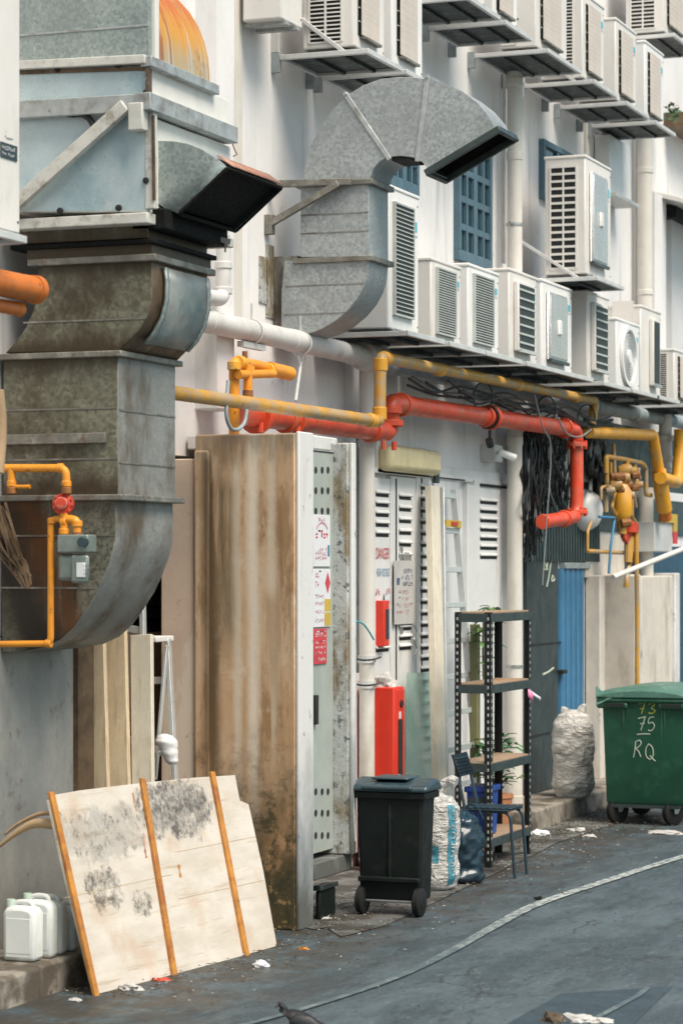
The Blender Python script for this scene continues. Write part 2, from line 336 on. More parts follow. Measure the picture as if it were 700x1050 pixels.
def tan():
    t = NT('stained_concrete_slab')
    c = t.mix(t.ramp(t.noise(2, (1,1,.5)), .3, .7), (.46,.285,.155), (.58,.42,.29))
    wob = t.math('MULTIPLY', t.math('SUBTRACT', t.noise(2.2, (1,1,.35), 5, .6, off=2), .5), .09)
    yy = t.math('ADD', t.sep('Y'), wob)
    streak = t.noise(2.6, (1,2.4,.16), 6, .6, off=12)
    fine = t.noise(9, (1,3,.10), 7, .7, off=61)
    def run(y0, w, z0, z1, amt, gate=(.35,.6)):      # a run of water staining with its own place on the slab
        d = t.math('ABSOLUTE', t.math('SUBTRACT', yy, y0), 0)
        m_ = t.math('MULTIPLY', t.ramp(d, w*.1, w, amt, 0), t.ramp(t.math('ADD', t.sep('Z'), t.math('MULTIPLY', t.noise(4, (1,2.5,.5), off=y0*9), .7)), z0+.2, z0+.9))
        m_ = t.math('MULTIPLY', m_, t.ramp(t.sep('Z'), z1-.15, z1, 1, 0)); return t.math('MULTIPLY', m_, t.ramp(t.math('ADD', streak, t.math('MULTIPLY', t.math('SUBTRACT', fine, .5), .30)), gate[0]+.04, gate[1]-.02))
    c = t.mix(t.ramp(t.noise(2.2, (1,1.7,.5), 9, .72, off=12), .52, .62, 0, .7), c, (.25,.135,.055))
    c = t.mix(t.ramp(t.noise(5, (1,1,.8), 9, .75, off=41), .54, .64, 0, .5), c, (.62,.50,.38))
    c = t.mix(t.ramp(fine, .54, .68, 0, .35), c, (.26,.155,.08))
    c = t.mix(run(-.03,.07,.3,3.6,1.0,(.26,.44)), c, (.66,.56,.45))
    c = t.mix(run(.09,.05,.3,3.2,.85,(.32,.48)), c, (.60,.50,.39))
    c = t.mix(run(-.17,.05,.9,3.5,.8,(.40,.55)), c, (.58,.48,.37))
    c = t.mix(run(.17,.12,1.7,3.05,.75,(.34,.56)), c, (.085,.065,.034))
    c = t.mix(run(.28,.10,-.5,3.25,.95,(.30,.5)), c, (.085,.050,.020))
    c = t.mix(run(-.26,.09,1.0,3.6,.6,(.38,.6)), c, (.20,.115,.055))
    c = t.mix(run(-.16,.16,1.3,2.3,.55,(.40,.6)), c, (.30,.17,.07))
    c = t.mix(t.ramp(t.math('ADD', t.sep('Z'), t.math('MULTIPLY', t.noise(9, (1,2,.4), off=8), .5)), 3.28, 3.55, 0, .6), c, (.10,.08,.05))
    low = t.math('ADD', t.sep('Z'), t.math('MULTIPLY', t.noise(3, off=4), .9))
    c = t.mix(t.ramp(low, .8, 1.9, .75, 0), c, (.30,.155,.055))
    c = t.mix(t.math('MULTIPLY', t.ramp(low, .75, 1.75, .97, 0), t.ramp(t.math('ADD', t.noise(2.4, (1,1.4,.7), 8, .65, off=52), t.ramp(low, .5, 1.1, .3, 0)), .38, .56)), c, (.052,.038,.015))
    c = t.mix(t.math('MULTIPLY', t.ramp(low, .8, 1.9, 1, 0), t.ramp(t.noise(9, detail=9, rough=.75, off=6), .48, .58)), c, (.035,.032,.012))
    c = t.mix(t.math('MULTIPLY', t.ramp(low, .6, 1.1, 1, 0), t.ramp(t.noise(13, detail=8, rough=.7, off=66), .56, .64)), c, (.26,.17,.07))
    t.bump(t.noise(14, detail=7), .14, .02)
    return t.done(c, .8)
M['tan'] = tan()
M['pinkslab'] = pmat('pink_buff_render', (.55,.42,.33), .8, 0, var=.08, vs=1.5, dirt=(.62,.54,.45), ds=1.4, dst=(1,1,.5), dlo=.58, dhi=.62, da=.7, dirt2=(.22,.13,.07), d2s=5, d2lo=.62, d2hi=.75)
M['white_edge'] = pmat('dirty_white_edge', (.60,.59,.58), .75, 0, var=.06, dirt=(.30,.28,.25), ds=2.2, dst=(1,1,.35), dlo=.48, dhi=.75, da=.8, dirt2=(.16,.15,.13), d2s=9, d2lo=.62, d2hi=.75, d2a=.6)
def edge_():
    t = NT('splashed_white_edge')
    c = t.mix(t.ramp(t.noise(2.4, (1,1,.3), 7, .65), .45, .72, 0, .75), (.62,.61,.60), (.33,.31,.28))
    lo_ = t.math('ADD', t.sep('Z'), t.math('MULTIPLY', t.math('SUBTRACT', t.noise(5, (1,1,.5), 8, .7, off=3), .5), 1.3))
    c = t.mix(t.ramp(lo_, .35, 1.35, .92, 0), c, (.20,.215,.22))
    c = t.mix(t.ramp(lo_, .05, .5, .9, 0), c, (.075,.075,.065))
    c = t.mix(t.ramp(t.noise(11, (1,1,.7), 8, .7, off=8), .60, .68, 0, .7), c, (.17,.16,.14))
    t.bump(t.noise(16, detail=6), .2, .01)
    return t.done(c, .75)
M['white_edge'] = edge_()
M['peel'] = pmat('peeling_mossy_edge', (.42,.43,.42), .8, 0, var=.1, dirt=(.16,.11,.045), ds=5, dst=(1,1,.4), dlo=.42, dhi=.6, da=.9, dirt2=(.05,.055,.05), d2s=16, d2lo=.53, d2hi=.62, bump=.4)
M['meterdoor'] = pmat('grey_green_enamel', (.36,.39,.36), .5, .1, var=.06, dirt=(.24,.27,.24), ds=3, dst=(1,1,.3))
M['sheet_grey'] = pmat('grey_cement_plaster', (.23,.235,.225), .7, 0, var=.16, vs=1.8, dirt=(.34,.32,.285), ds=1.8, dst=(1,1,.5), dlo=.45, dhi=.7, da=.8, dirt2=(.09,.075,.055), d2s=5, d2lo=.56, d2hi=.7, bump=.2)
M['louvre'] = pmat('grey_louvre', (.16,.18,.18), .6)
M['shutter'] = pmat('dark_teal_shutter', (.040,.058,.060), .45, .3, var=.2, vs=3, dirt=(.09,.10,.10), ds=5, dst=(1,1,.4))
M['bluedoor'] = pmat('sky_blue_door', (.045,.17,.31), .5, 0, var=.1, vs=3, dirt=(.04,.13,.22), ds=4, dst=(1,1,.3))
M['bluewin'] = pmat('slate_blue_frame', (.075,.14,.185), .5, 0, var=.1)
M['darkblue'] = pmat('navy_panel', (.02,.07,.12), .5)
M['corr'] = pmat('teal_corrugated_sheet', (.05,.078,.082), .5, .3, var=.2, vs=4)
M['glass'] = pmat('dim_window_glass', (.018,.045,.055), .12, 0, var=.3, vs=6, bump=0)
M['offwall'] = pmat('offwhite_enclosure', (.58,.525,.46), .75, 0, var=.08, dirt=(.30,.26,.21), ds=2.0, dst=(1.5,1.5,.4), dlo=.50, dhi=.72, da=.8, dirt2=(.09,.09,.07), d2s=2.6, d2lo=.60, d2hi=.70)
M['cream'] = pmat('yellowed_plastic', (.62,.53,.31), .5, 0, var=.08, dirt=(.34,.26,.12), ds=6, dst=(1,1,.5))
M['bin'] = pmat('black_bin_plastic', (.008,.011,.010), .5, 0, var=.2, dirt=(.03,.03,.026), ds=6, dlo=.55, dhi=.8)
M['binlid'] = pmat('dark_blue_grey_lid', (.030,.055,.068), .38, 0, var=.15, dirt=(.15,.16,.15), ds=9, dlo=.58, dhi=.75)
M['rubber'] = pmat('black_rubber', (.014,.014,.014), .7)
M['green'] = pmat('green_bin_plastic', (.011,.068,.037), .42, 0, var=.12, vs=3, dirt=(.035,.13,.08), ds=5)
M['greenlid'] = pmat('faded_green_lid', (.075,.18,.14), .4, 0, var=.12, vs=5, dirt=(.3,.42,.38), ds=6, dlo=.5, dhi=.7, da=.5)
M['chalk'] = pmat('chalk', (.42,.47,.38), .9, bump=0)
M['chalk_y'] = pmat('yellow_chalk', (.40,.40,.08), .9, bump=0)
M['tealink'] = pmat('teal_print', (.05,.22,.30), .6, 0, var=.2, vs=12, dirt=(.5,.52,.5), ds=14, dlo=.6, dhi=.68)
M['bluebag'] = pmat('dark_blue_polythene', (.010,.028,.046), .22, 0, var=.3, vs=6)
M['whitebag'] = pmat('white_polythene', (.70,.69,.70), .35, 0, var=.06)
M['bluetub'] = pmat('royal_blue_plastic', (.012,.05,.26), .4, 0, var=.15)
M['chairmetal'] = pmat('blue_grey_chair', (.024,.045,.060), .4, .2, var=.15)
M['leaf'] = pmat('leaf_green', (.045,.14,.05), .5, 0, var=.35, vs=9, bump=0)
M['leaf2'] = pmat('yellow_leaf_green', (.10,.20,.05), .5, 0, var=.3, vs=9, bump=0)
M['stem'] = pmat('green_brown_stem', (.16,.15,.07), .6)
M['terra'] = pmat('terracotta', (.40,.17,.08), .7)
M['can'] = pmat('translucent_white_polyethylene', (.66,.675,.66), .4, 0, var=.04, dirt=(.5,.53,.48), ds=4, dlo=.5, dhi=.8, bump=.02)
M['can'].node_tree.nodes['Principled BSDF'].inputs['Subsurface Weight'].default_value = .3
M['can'].node_tree.nodes['Principled BSDF'].inputs['Subsurface Radius'].default_value = (.03,.03,.03)
M['cap'] = pmat('green_tint_cap', (.4,.5,.42), .5)
M['meter'] = pmat('grey_meter_casting', (.20,.235,.22), .4, .3, var=.15, vs=14)
M['regred'] = pmat('red_regulator', (.52,.05,.02), .4, .1, var=.2, vs=20, dirt=(.5,.2,.12), ds=20)
M['signwhite'] = pmat('sign_white', (.66,.66,.68), .5, 0, var=.03, bump=0)
M['signgrey'] = pmat('faded_grey_sign', (.47,.455,.44), .55, 0, var=.05, dirt=(.36,.34,.32), ds=4)
M['inkred'] = pmat('red_ink', (.52,.05,.06), .6, bump=0)
M['inkfaded'] = pmat('faded_red_ink', (.52,.27,.24), .6, bump=0)
M['inkpink'] = pmat('pink_ink', (.58,.22,.28), .6, bump=0)
M['inkblue'] = pmat('blue_ink', (.04,.18,.32), .6, bump=0)
M['inknavy'] = pmat('navy_ink', (.07,.09,.16), .6, bump=0)
M['signyellow'] = pmat('sign_yellow', (.52,.36,.05), .5, bump=0)
M['stickerdark'] = pmat('dark_sticker', (.03,.045,.05), .4, bump=0)
M['stickerblue'] = pmat('cyan_sticker', (.10,.42,.52), .4, bump=0)
M['cable'] = pmat('black_cable', (.012,.014,.015), .45, var=.2)
M['cable_grey'] = pmat('grey_cable', (.20,.21,.21), .5)
M['cable_white'] = pmat('white_cable', (.5,.5,.48), .5)
M['cable_teal'] = pmat('teal_cord', (.03,.36,.42), .5)
M['veneer'] = pmat('torn_veneer', (.60,.40,.23), .6, 0, var=.12)
M['hose'] = pmat('buff_corrugated_hose', (.36,.24,.14), .6)
M['pink'] = pmat('pink_ribbon', (.75,.22,.40), .5, bump=0)
M['feather'] = pmat('dark_feathers', (.008,.008,.010), .5, 0, var=.3, vs=25)
M['feather2'] = pmat('wing_feathers', (.014,.014,.017), .55, 0, var=.3, vs=30)
M['beak'] = pmat('grey_beak', (.08,.07,.06), .5)
M['foot'] = pmat('pink_feet', (.3,.09,.08), .6)
M['eye'] = pmat('brown_eye', (.10,.03,.01), .2, bump=0)
M['paper'] = pmat('crumpled_paper', (.47,.45,.43), .6, 0, var=.08, dirt=(.42,.32,.26), ds=8)
M['scrap'] = pmat('litter_scrap', (.45,.43,.40), .8, 0, var=.4, vs=3)
M['debris'] = pmat('dead_leaf_debris', (.10,.07,.045), .9, 0, var=.5, vs=2)
M['clear'] = None
def clear():
    t = NT('green_tint_acrylic'); t.b.inputs['Transmission Weight'].default_value = .85; t.b.inputs['IOR'].default_value = 1.2
    return t.done(t.mix(t.ramp(t.noise(4), .4, .65), (.55,.74,.68), (.72,.82,.78)), .22)
M['clear'] = clear()
def asphalt():
    t = NT('worn_asphalt')
    c = t.mix(t.ramp(t.noise(1.0, (.55,1.6,1), 9, .72), .40, .60), (.026,.046,.058), (.070,.102,.118))
    c = t.mix(t.ramp(t.noise(1.1, (1,2.4,1), 7, .65, off=9), .52, .68, 0, .6), c, (.045,.058,.066))
    c = t.mix(t.ramp(t.noise(30, (1,1.5,1), 7, .8, off=3), .48, .68, 0, .7), c, (.115,.145,.158))
    c = t.mix(t.ramp(t.noise(14, (.6,1.6,1), 8, .75, off=23), .52, .68, 0, .6), c, (.022,.032,.038))
    c = t.mix(t.ramp(t.noise(110, detail=3, off=33), .50, .75, 0, .5), c, (.19,.20,.20))
    c = t.mix(t.ramp(t.noise(90, detail=2, off=8), .58, .72, 0, .7), c, (.03,.033,.034))
    c = t.mix(t.ramp(t.noise(20, (.30,1.1,1), 6, .8, off=71), .57, .65, 0, .8), c, (.15,.175,.185))
    c = t.mix(t.ramp(t.noise(2.2, (.5,1.6,1), 8, .7, off=81), .54, .66, 0, .7), c, (.020,.030,.036))
    # brown dirt and painted contact shade, gathered towards the building foot
    foot = t.math('MULTIPLY', t.ramp(t.sep('Y'), 4.9, 6.3), t.ramp(t.noise(3.2, detail=9, rough=.75, off=4), .38, .56, 0, .9))
    c = t.mix(foot, c, (.040,.032,.023))
    c = t.mix(t.ramp(t.noise(5, detail=8, rough=.7, off=14), .66, .72, 0, .5), c, (.16,.155,.14))
    # long cracks
    mp = t.n.new('ShaderNodeMapping'); mp.inputs['Scale'].default_value = (.45,.9,1); t.l.new(t.tc.outputs['Object'], mp.inputs['Vector'])
    ad = t.n.new('ShaderNodeVectorMath'); ad.operation = 'ADD'; t.l.new(mp.outputs[0], ad.inputs[0])
    nz = t.n.new('ShaderNodeTexNoise'); nz.inputs['Scale'].default_value = 2.5; nz.inputs['Detail'].default_value = 5; t.l.new(t.tc.outputs['Object'], nz.inputs['Vector'])
    sc = t.n.new('ShaderNodeVectorMath'); sc.operation = 'SCALE'; sc.inputs['Scale'].default_value = .35; t.l.new(nz.outputs['Color'], sc.inputs[0]); t.l.new(sc.outputs[0], ad.inputs[1])
    vo = t.n.new('ShaderNodeTexVoronoi'); vo.feature = 'DISTANCE_TO_EDGE'; vo.inputs['Scale'].default_value = .9; t.l.new(ad.outputs[0], vo.inputs['Vector'])
    c = t.mix(t.math('MULTIPLY', t.ramp(vo.outputs['Distance'], 0, .012, .75, 0), t.ramp(t.noise(.8, off=22), .48, .55)), c, (.02,.021,.021))
    h = t.math('ADD', t.math('MULTIPLY', t.noise(140, detail=3, off=1), .6), t.noise(9, detail=6))
    t.bump(h, .55, .012)
    return t.done(c, .62, 0, t.ramp(t.noise(1.4, (1,2,1), 6, off=6), .35, .65, .42, .8))
M['asphalt'] = asphalt()
M['patch'] = pmat('tar_patch', (.030,.054,.070), .5, 0, var=.2, vs=4, dirt=(.06,.075,.08), ds=12, bump=.4, bs=140)
M['apron'] = pmat('dirty_concrete_apron', (.115,.118,.112), .75, 0, var=.25, vs=3, dirt=(.030,.026,.020), ds=3.5, dlo=.40, dhi=.58, da=.92, dirt2=(.27,.27,.25), d2s=12, d2lo=.6, d2hi=.7, bump=.5, bs=50)
M['kerb'] = pmat('worn_kerb_concrete', (.28,.245,.205), .8, 0, var=.2, vs=4, dirt=(.055,.042,.027), ds=3.5, dlo=.40, dhi=.60, da=.85, dirt2=(.4,.38,.34), d2s=7, d2lo=.62, d2hi=.7, bump=.4, bs=30)
def linemat():
    t = NT('worn_road_paint')
    c = t.mix(t.ramp(t.noise(22, (.5,1,1), 8, .78), .42, .60), (.40,.43,.41), (.095,.12,.13))
    fade = t.ramp(t.sep('X'), 14.6, 18.4, .96, .0)
    c = t.mix(t.math('MULTIPLY', fade, t.ramp(t.noise(8, detail=6, off=3), .3, .6, .6, 1)), c, (.060,.092,.105))
    return t.done(c, .7)
M['line'] = linemat()
for q_ in ('bin','soot','rubber'): M[q_].node_tree.nodes['Principled BSDF'].inputs['Specular IOR Level'].default_value = .22
# ------------------------------------------------------------------ lettering
AX, AY, AZ = Vector((1,0,0)), Vector((0,1,0)), Vector((0,0,1))
def text(name, body, pos, right, up, height, mat, parent=None, width=None, thick=.002):
    cu = bpy.data.curves.new('t', 'FONT'); cu.body = body; cu.size = 1; cu.align_x = 'LEFT'
    ob = bpy.data.objects.new('t', cu); COL.objects.link(ob)
    dg = bpy.context.evaluated_depsgraph_get(); dg.update()
    me = bpy.data.meshes.new_from_object(ob.evaluated_get(dg))
    bpy.data.objects.remove(ob); bpy.data.curves.remove(cu)
    xs = [v.co.x for v in me.vertices]; ys = [v.co.y for v in me.vertices]
    x0, y0 = min(xs), min(ys); sy = height/(max(ys)-y0); sx = (width/(max(xs)-x0)) if width else sy
    n = right.cross(up).normalized()
    mb = MB(); mb.v = [pos+right*((v.co.x-x0)*sx)+up*((v.co.y-y0)*sy)+n*thick for v in me.vertices]
    mb.f = [tuple(p.vertices) for p in me.polygons]
    bpy.data.meshes.remove(me)
    return mb.build(name, mat, parent, smooth=False)
def scrib(mb, pos, right, up, w, h, rnd, gap=.25, n=None, thick=.0015):
    """one line of illegible small print: a row of broken glyph strokes"""
    nrm = right.cross(up).normalized(); n = n or max(2, int(w/(h*.8)))
    cw = w/n
    for i in range(n):
        if rnd.random() < .1: continue
        x = i*cw
        for q in range(rnd.choice((2, 2, 3))):
            if rnd.random() < .5:
                a, b = rnd.uniform(0, .5)*cw, rnd.uniform(.15, .25)*cw; c, d = rnd.uniform(0, .2)*h, rnd.uniform(.7, 1)*h
                mb.add([pos+right*(x+a)+up*c+nrm*thick, pos+right*(x+a+b)+up*c+nrm*thick, pos+right*(x+a+b)+up*d+nrm*thick, pos+right*(x+a)+up*d+nrm*thick], [(0,1,2,3)])
            else:
                c = rnd.choice((0, .4, .8))*h
                mb.add([pos+right*x+up*c+nrm*(thick+.0004), pos+right*(x+cw*(1-gap))+up*c+nrm*(thick+.0004), pos+right*(x+cw*(1-gap))+up*(c+.2*h)+nrm*(thick+.0004), pos+right*x+up*(c+.2*h)+nrm*(thick+.0004)], [(0,1,2,3)])

# ------------------------------------------------------------------ setting: ground
def sheet(name, pts, z, mat, sub=0):
    mb = MB(); mb.add([(p[0], p[1], z) for p in pts], [tuple(range(len(pts)))])
    o = mb.build(name, mat, smooth=False); o['kind'] = 'structure'; return o
sheet('road', [(-60,-120),(400,-120),(400,60),(-60,60)], 0, M['asphalt'])
ap = [W(u, v, z=0) for u, v in ((318,954),(330,952),(350,962),(395,950),(432,931),(470,914),(545,880),(572,866),(640,842))]
apts = [(p.x, p.y+.03*math.sin(p.x*5)) for p in ap]
sheet('concrete_apron', apts+[(26.5,7.3),(16.2,7.3),(16.2,6.6)], .006, M['apron'])
sheet('road_patch', [tuple(W(u,v,z=0).xy) for u, v in ((500,1062),(575,1020),(690,1012),(640,1060))], .004, M['patch'])
# white line
lp = smoothpath([W(u, v, z=0) for u, v in ((150,1078),(276,1046),(350,1024),(411,1002),(460,978),(507,951),(552,928),(629,902),(705,878),(790,856))], 6)
mb = MB(); rows = []
for i, p in enumerate(lp):
    a, b = lp[max(0,i-1)], lp[min(len(lp)-1,i+1)]; d = (b-a).normalized(); n = Vector((-d.y, d.x, 0))
    hw_ = .024+.024*min(1, max(0, (p.x-13.5)/4)); rows.append([p+n*hw_+Vector((0,0,.009)), p-n*hw_+Vector((0,0,.009))])
mb.rings(rows, cap=False, closed=False)
o = mb.build('road_line', M['line'], smooth=False); o['kind'] = 'structure'
lp = [W(u, v, z=0) for u, v in ((590,1056),(622,1040),(655,1022),(664,1014))]
mb = MB(); mb.rings([[p+Vector((.0,.02,.009)), p+Vector((.0,-.02,.009))] for p in lp], cap=False, closed=False)
mb.build('road_line', M['line'], smooth=False)['kind'] = 'structure'
# kerbs
def kerb(x0, x1, y0, y1, z, seg=.9):
    mb = MB(); x = x0; rnd = random.Random(3)
    while x < x1-.05:
        e = min(x1, x+seg); mb.box(x, e-.012, y0+rnd.uniform(-.012,.012), y1, -.05, z+rnd.uniform(-.008,.008)); x = e
    o = mb.build('kerb', M['kerb'], bevel=.02); o['kind'] = 'structure'
kerb(3, 15.85, 6.70, 7.29, .18)
kerb(22.6, 60, 6.74, 7.29, .19)

# ------------------------------------------------------------------ building
YW = 7.3
bld = thing('terrace_building', 'long white plastered back wall of a terrace with louvred doors and blue windows', 'building', (20, YW, 0))
mb = MB()
def wx(u, y=YW): return W(u, HZ, y=y).x
def wz(v, u, y=YW): return W(u, v, y=y).z
xr0, xr1 = wx(88), 15.9          # recess with planks and ladder
mb.box(xr0, xr1, YW, YW+.3, 3.15, 14); mb.box(xr1, 60, YW, YW+.3, 3.17, 14); mb.box(-3, xr0, YW, YW+.3, 2.0, 14)
mb.box(16.7, 60, YW+.003, YW+.3, 0, 3.17)
mb.build('wall', M['wall'], bld, bevel=.004)
# recess interior
mb = MB(); mb.box(xr0-.1, 17.9, YW+.75, YW+.85, 0, 3.15); mb.box(xr0-.1, xr0, YW+.1, YW+.75, 0, 3.15); mb.box(17.8, 17.9, YW+.3, YW+.75, 0, 3.15); mb.box(xr0-.1, 17.9, YW+.301, YW+.85, 3.152, 3.25); mb.build('recess_wall', M['sheet_grey'], bld)
mb = MB(); z = .9
while z < 2.95: mb.obox((16.9, YW+.70, z), Vector((.85,0,0)), Vector((0,.03,.035)), Vector((0,.006,-.006))); z += .09
mb.build('louvre_slats', M['louvre'], bld)
mb = MB(); mb.box(15.0, 16.9, YW+.42, YW+.46, .0, 1.95); mb.build('recess_panel', M['pinkslab'], bld)
# grey cladding of the near bay
mb = MB(); mb.box(-3, xr0-.003, YW-.012, YW+.1, 0, 1.995)
x = wx(4)
mb.build('plaster_panel', M['sheet_grey'], bld, bevel=.004)
mb = MB(); mb.box(xr0-.20, xr0+.02, YW-.05, YW+.2, .18, 2.9); mb.build('door_frame', M['brown_grime'], bld, bevel=.006)
# pilaster, conduits and joints of the upper wall
mb = MB(); mb.box(wx(220,7.15), wx(238,7.15), 7.13, YW+.01, 3.5, 14); mb.build('pilaster', M['wall'], bld, bevel=.01)
mb = MB(); mb.box(wx(238), wx(246), YW-.02, YW+.01, 4.2, 14); mb.box(wx(598), wx(602), YW-.03, YW+.01, 4.2, 14); mb.box(wx(651), wx(655), YW-.04, YW+.01, 4.2, 14); mb.build('joint_strip', M['pvc_cream'], bld)
# band course behind the pipes, bare plaster
mb = MB(); mb.box(16.9, 60, YW-.035, YW+.01, 3.20, 3.30); mb.build('band_course', M['wall_low'], bld, bevel=.006)
mb = MB()
for uu, v0, v1 in ((272,250,325),(265,262,310)):
    mb.box(wx(uu), wx(uu)+.14, YW-.012, YW+.01, wz(v1,uu), wz(v0,uu))
mb.build('broken_render', M['peel'], bld)
# windows
def window(u0, u1, v0, v1, cols, rows, uref=None):
    x0, x1 = wx(u0, 7.26), wx(u1, 7.26); um = (u0+u1)/2
    z0, z1 = wz(v1, um, 7.26), wz(v0, um, 7.26)
    mb = MB(); b = .06
    mb.box(x0, x1, 7.24, YW+.02, z0, z0+b*1.6); mb.box(x0, x1, 7.24, YW+.02, z1-b, z1)
    mb.box(x0, x0+b, 7.24, YW+.02, z0+b*1.6, z1-b); mb.box(x1-b, x1, 7.24, YW+.02, z0+b*1.6, z1-b)
    for i in range(1, cols):
        x = x0+(x1-x0)*i/cols; w = .05 if (cols == 4 and i == 2) else .022
        mb.box(x-w, x+w, 7.246, YW+.02, z0+b, z1-b)
    for j in range(1, rows):
        z = z0+b+(z1-z0-2*b)*j/rows; mb.box(x0+b, x1-b, 7.250, YW+.02, z-.03, z+.03)
    f = mb.build('window', M['bluewin'], bld, bevel=.005)
    mb = MB(); mb.box(x0+.02, x1-.02, 7.275, 7.296, z0+.02, z1-.02); mb.build('pane', M['glass'], f)
window(469, 503, 118, 272, 4, 5)
window(399, 428, 130, 196, 4, 2)
window(584, 606, 225, 282, 4, 2)
window(556, 586, 150, 210, 2, 2)
# louvred doors
def louvred(u0, u1, v0, groups, us, label=None):
    yd = 7.255
    x0, x1 = wx(u0, yd), wx(u1, yd); z1 = wz(v0, (u0+u1)/2, yd)
    mb = MB(); mb.box(x0, x1, yd, YW+.01, .12, z1); d = mb.build('louvred_door', M['wall_low'], bld, bevel=.006)
    xa, xb = wx(us[0], yd), wx(us[1], yd)
    for va, vb, n in groups:
        mb = MB(); lb = MB()
        for i in range(n):
            z = wz(va+(vb-va)*i/max(1, n-1), (us[0]+us[1])/2, yd)
            mb.box(xa, xb, yd-.003, yd+.004, z-.020, z+.012)
            lb.obox(((xa+xb)/2, yd-.008, z+.022), Vector(((xb-xa)/2+.008,0,0)), Vector((0,.010,.012)), Vector((0,.004,-.004)))
        mb.build('slat_gap', M['dark'], d); lb.build('slat', M['wall_low'], d)
    return d
louvred(360, 400, 489, [(507,548,5),(666,666,1)], (385,398))
louvred(401, 426, 489, [(510,570,6),(644,664,3)], (409,421))
louvred(427, 471, 490, [(500,664,15),(675,780,10)], (431,440))
d4 = louvred(487, 514, 492, [(515,571,7)], (492,509))
mb = MB(); mb.box(wx(359), wx(478), YW-.06, YW+.01, wz(489,420)+.0, wz(484,420)); mb.box(wx(474), wx(484), YW-.05, YW+.01, .12, 3.16); mb.box(wx(515), wx(519), YW-.05, YW+.01, .12, 3.16)
mb.build('door_frame', M['wall_low'], bld, bevel=.006)
mb = MB()
for uu, v0, v1 in ((400.4,491,700),(426.6,490,760)): mb.box(wx(uu)-.006, wx(uu)+.010, 7.247, 7.262, wz(v1,uu), wz(v0,uu))
mb.box(wx(386), wx(470), 7.236, 7.246, wz(488.5,430)-.006, wz(488.5,430)+.006)
mb.box(wx(487), wx(514), 7.24, 7.262, wz(500,500), wz(497,500))
mb.build('door_gap', M['dark'], bld)
mb = MB()
for uu in (404, 405): mb.box(wx(uu), wx(uu)+.015, 7.235, 7.262, wz(650,uu), wz(560,uu))
mb.tube(smoothpath([W(u,v,y=7.22) for u,v in ((424,640),(427,648),(424,656),(427,664),(425,672))],5), .008); mb.build('door_handle', M['steel'], bld)
# lettering stencilled on the first door
def wl(u, v, y): return W(u, v, y=y)
p = wl(385.5, 573, 7.251); text('danger_lettering', 'DANGER', p, AX, AZ, .092, M['inkred'], bld, width=wx(400,7.251)-p.x-.02)
p = wl(386, 591, 7.251); text('voltage_lettering', 'HIGH VOLTAGE', p, AX, AZ, .065, M['inkblue'], bld, width=wx(400,7.251)-p.x-.02)
sm = MB(); rnd = random.Random(5)
for va, h in ((610,.05),(619,.04)):
    p = wl(385, va, 7.251); scrib(sm, p, AX, AZ, .11, h, rnd, n=3); scrib(sm, p+AX*.25, AX, AZ, .12, h, rnd, n=4)
sm.build('stencilled_print', M['inkpink'], bld, smooth=False)
p = wl(392.5, 614, 7.251); mb = MB(); mb.add([p+AZ*-.03-AY*.0015, p+AX*.05-AZ*.03-AY*.0015, p+AX*.04+AZ*.01-AY*.0015, p+AX*.025+AZ*.05-AY*.0015, p+AX*.01+AZ*.01-AY*.0015], [(0,1,2,3,4)]); mb.build('warning_symbol', M['inknavy'], bld, smooth=False)
# dark shutter, blue door, corrugated panels
def pan(name, u0, u1, v0, zb, mat, y=7.262, rib=0, ribd=.012, par=bld):
    x0, x1 = wx(u0, y), wx(u1, y); z1 = wz(v0, (u0+u1)/2, y)
    mb = MB(); mb.box(x0, x1, y, YW+.01, zb, z1)
    if rib:
        x = x0+.02
        while x < x1-.02: mb.box(x, x+rib*.5, y-ribd, y, zb, z1); x += rib
    return mb.build(name, mat, par, bevel=.003)
sh = pan('shutter_door', 540, 572, 560, .19, M['shutter'])
mb = MB()
for vv in (660, 752): mb.box(wx(540), wx(572), 7.255, 7.262, wz(vv,556)-.008, wz(vv,556)+.008)
mb.build('shutter_seam', M['dark'], sh)
bd = pan('blue_door', 574, 598, 583, .19, M['bluedoor'], rib=.19, ribd=.008)
mb = MB(); p = wl(575, 689, 7.24); mb.box(p.x-.05, p.x+.1, 7.20, 7.26, p.z-.02, p.z+.02); mb.build('door_bolt', M['dark'], bd, bevel=.004)
mb = MB(); mb.box(wx(573.3), wx(599), 7.235, YW, wz(583,586), wz(577,586)); mb.build('door_lintel', M['greypipe'], bld, bevel=.004)
pan('corrugated_panel', 541, 613, 487, wz(576,586), M['corr'], y=7.268, rib=.1, ribd=.03)
pan('upper_panel', 600, 640, 548, wz(592,620), M['offwall'], y=7.255)
pan('navy_panel', 641, 720, 560, .19, M['darkblue'], y=7.262)
pan('teal_panel', 600, 720, 440, wz(547,650), M['corr'], y=7.275)
# chalk graffiti on the shutter
mb = MB()
def stroke(mb, pts, y, r=.012, flat=True):
    q = smoothpath([W(u, v, y=y) for u, v in pts], 5); mb.tube(q, r, 6)
for pts in (((558,567),(561,565),(563,568),(560,572),(558,568)),((565,566),(564,578),(562,592),(560,602)),((558,576),(559,582),(561,576),(560,584)),((557,584),(561,584)),((566,590),(568,594),(565,596),(566,590)),((556,692),(562,689),(567,685))): m1_ = MB(); stroke(m1_, pts, 7.262, .011); m1_.build('chalk_mark', M['chalk'], sh)
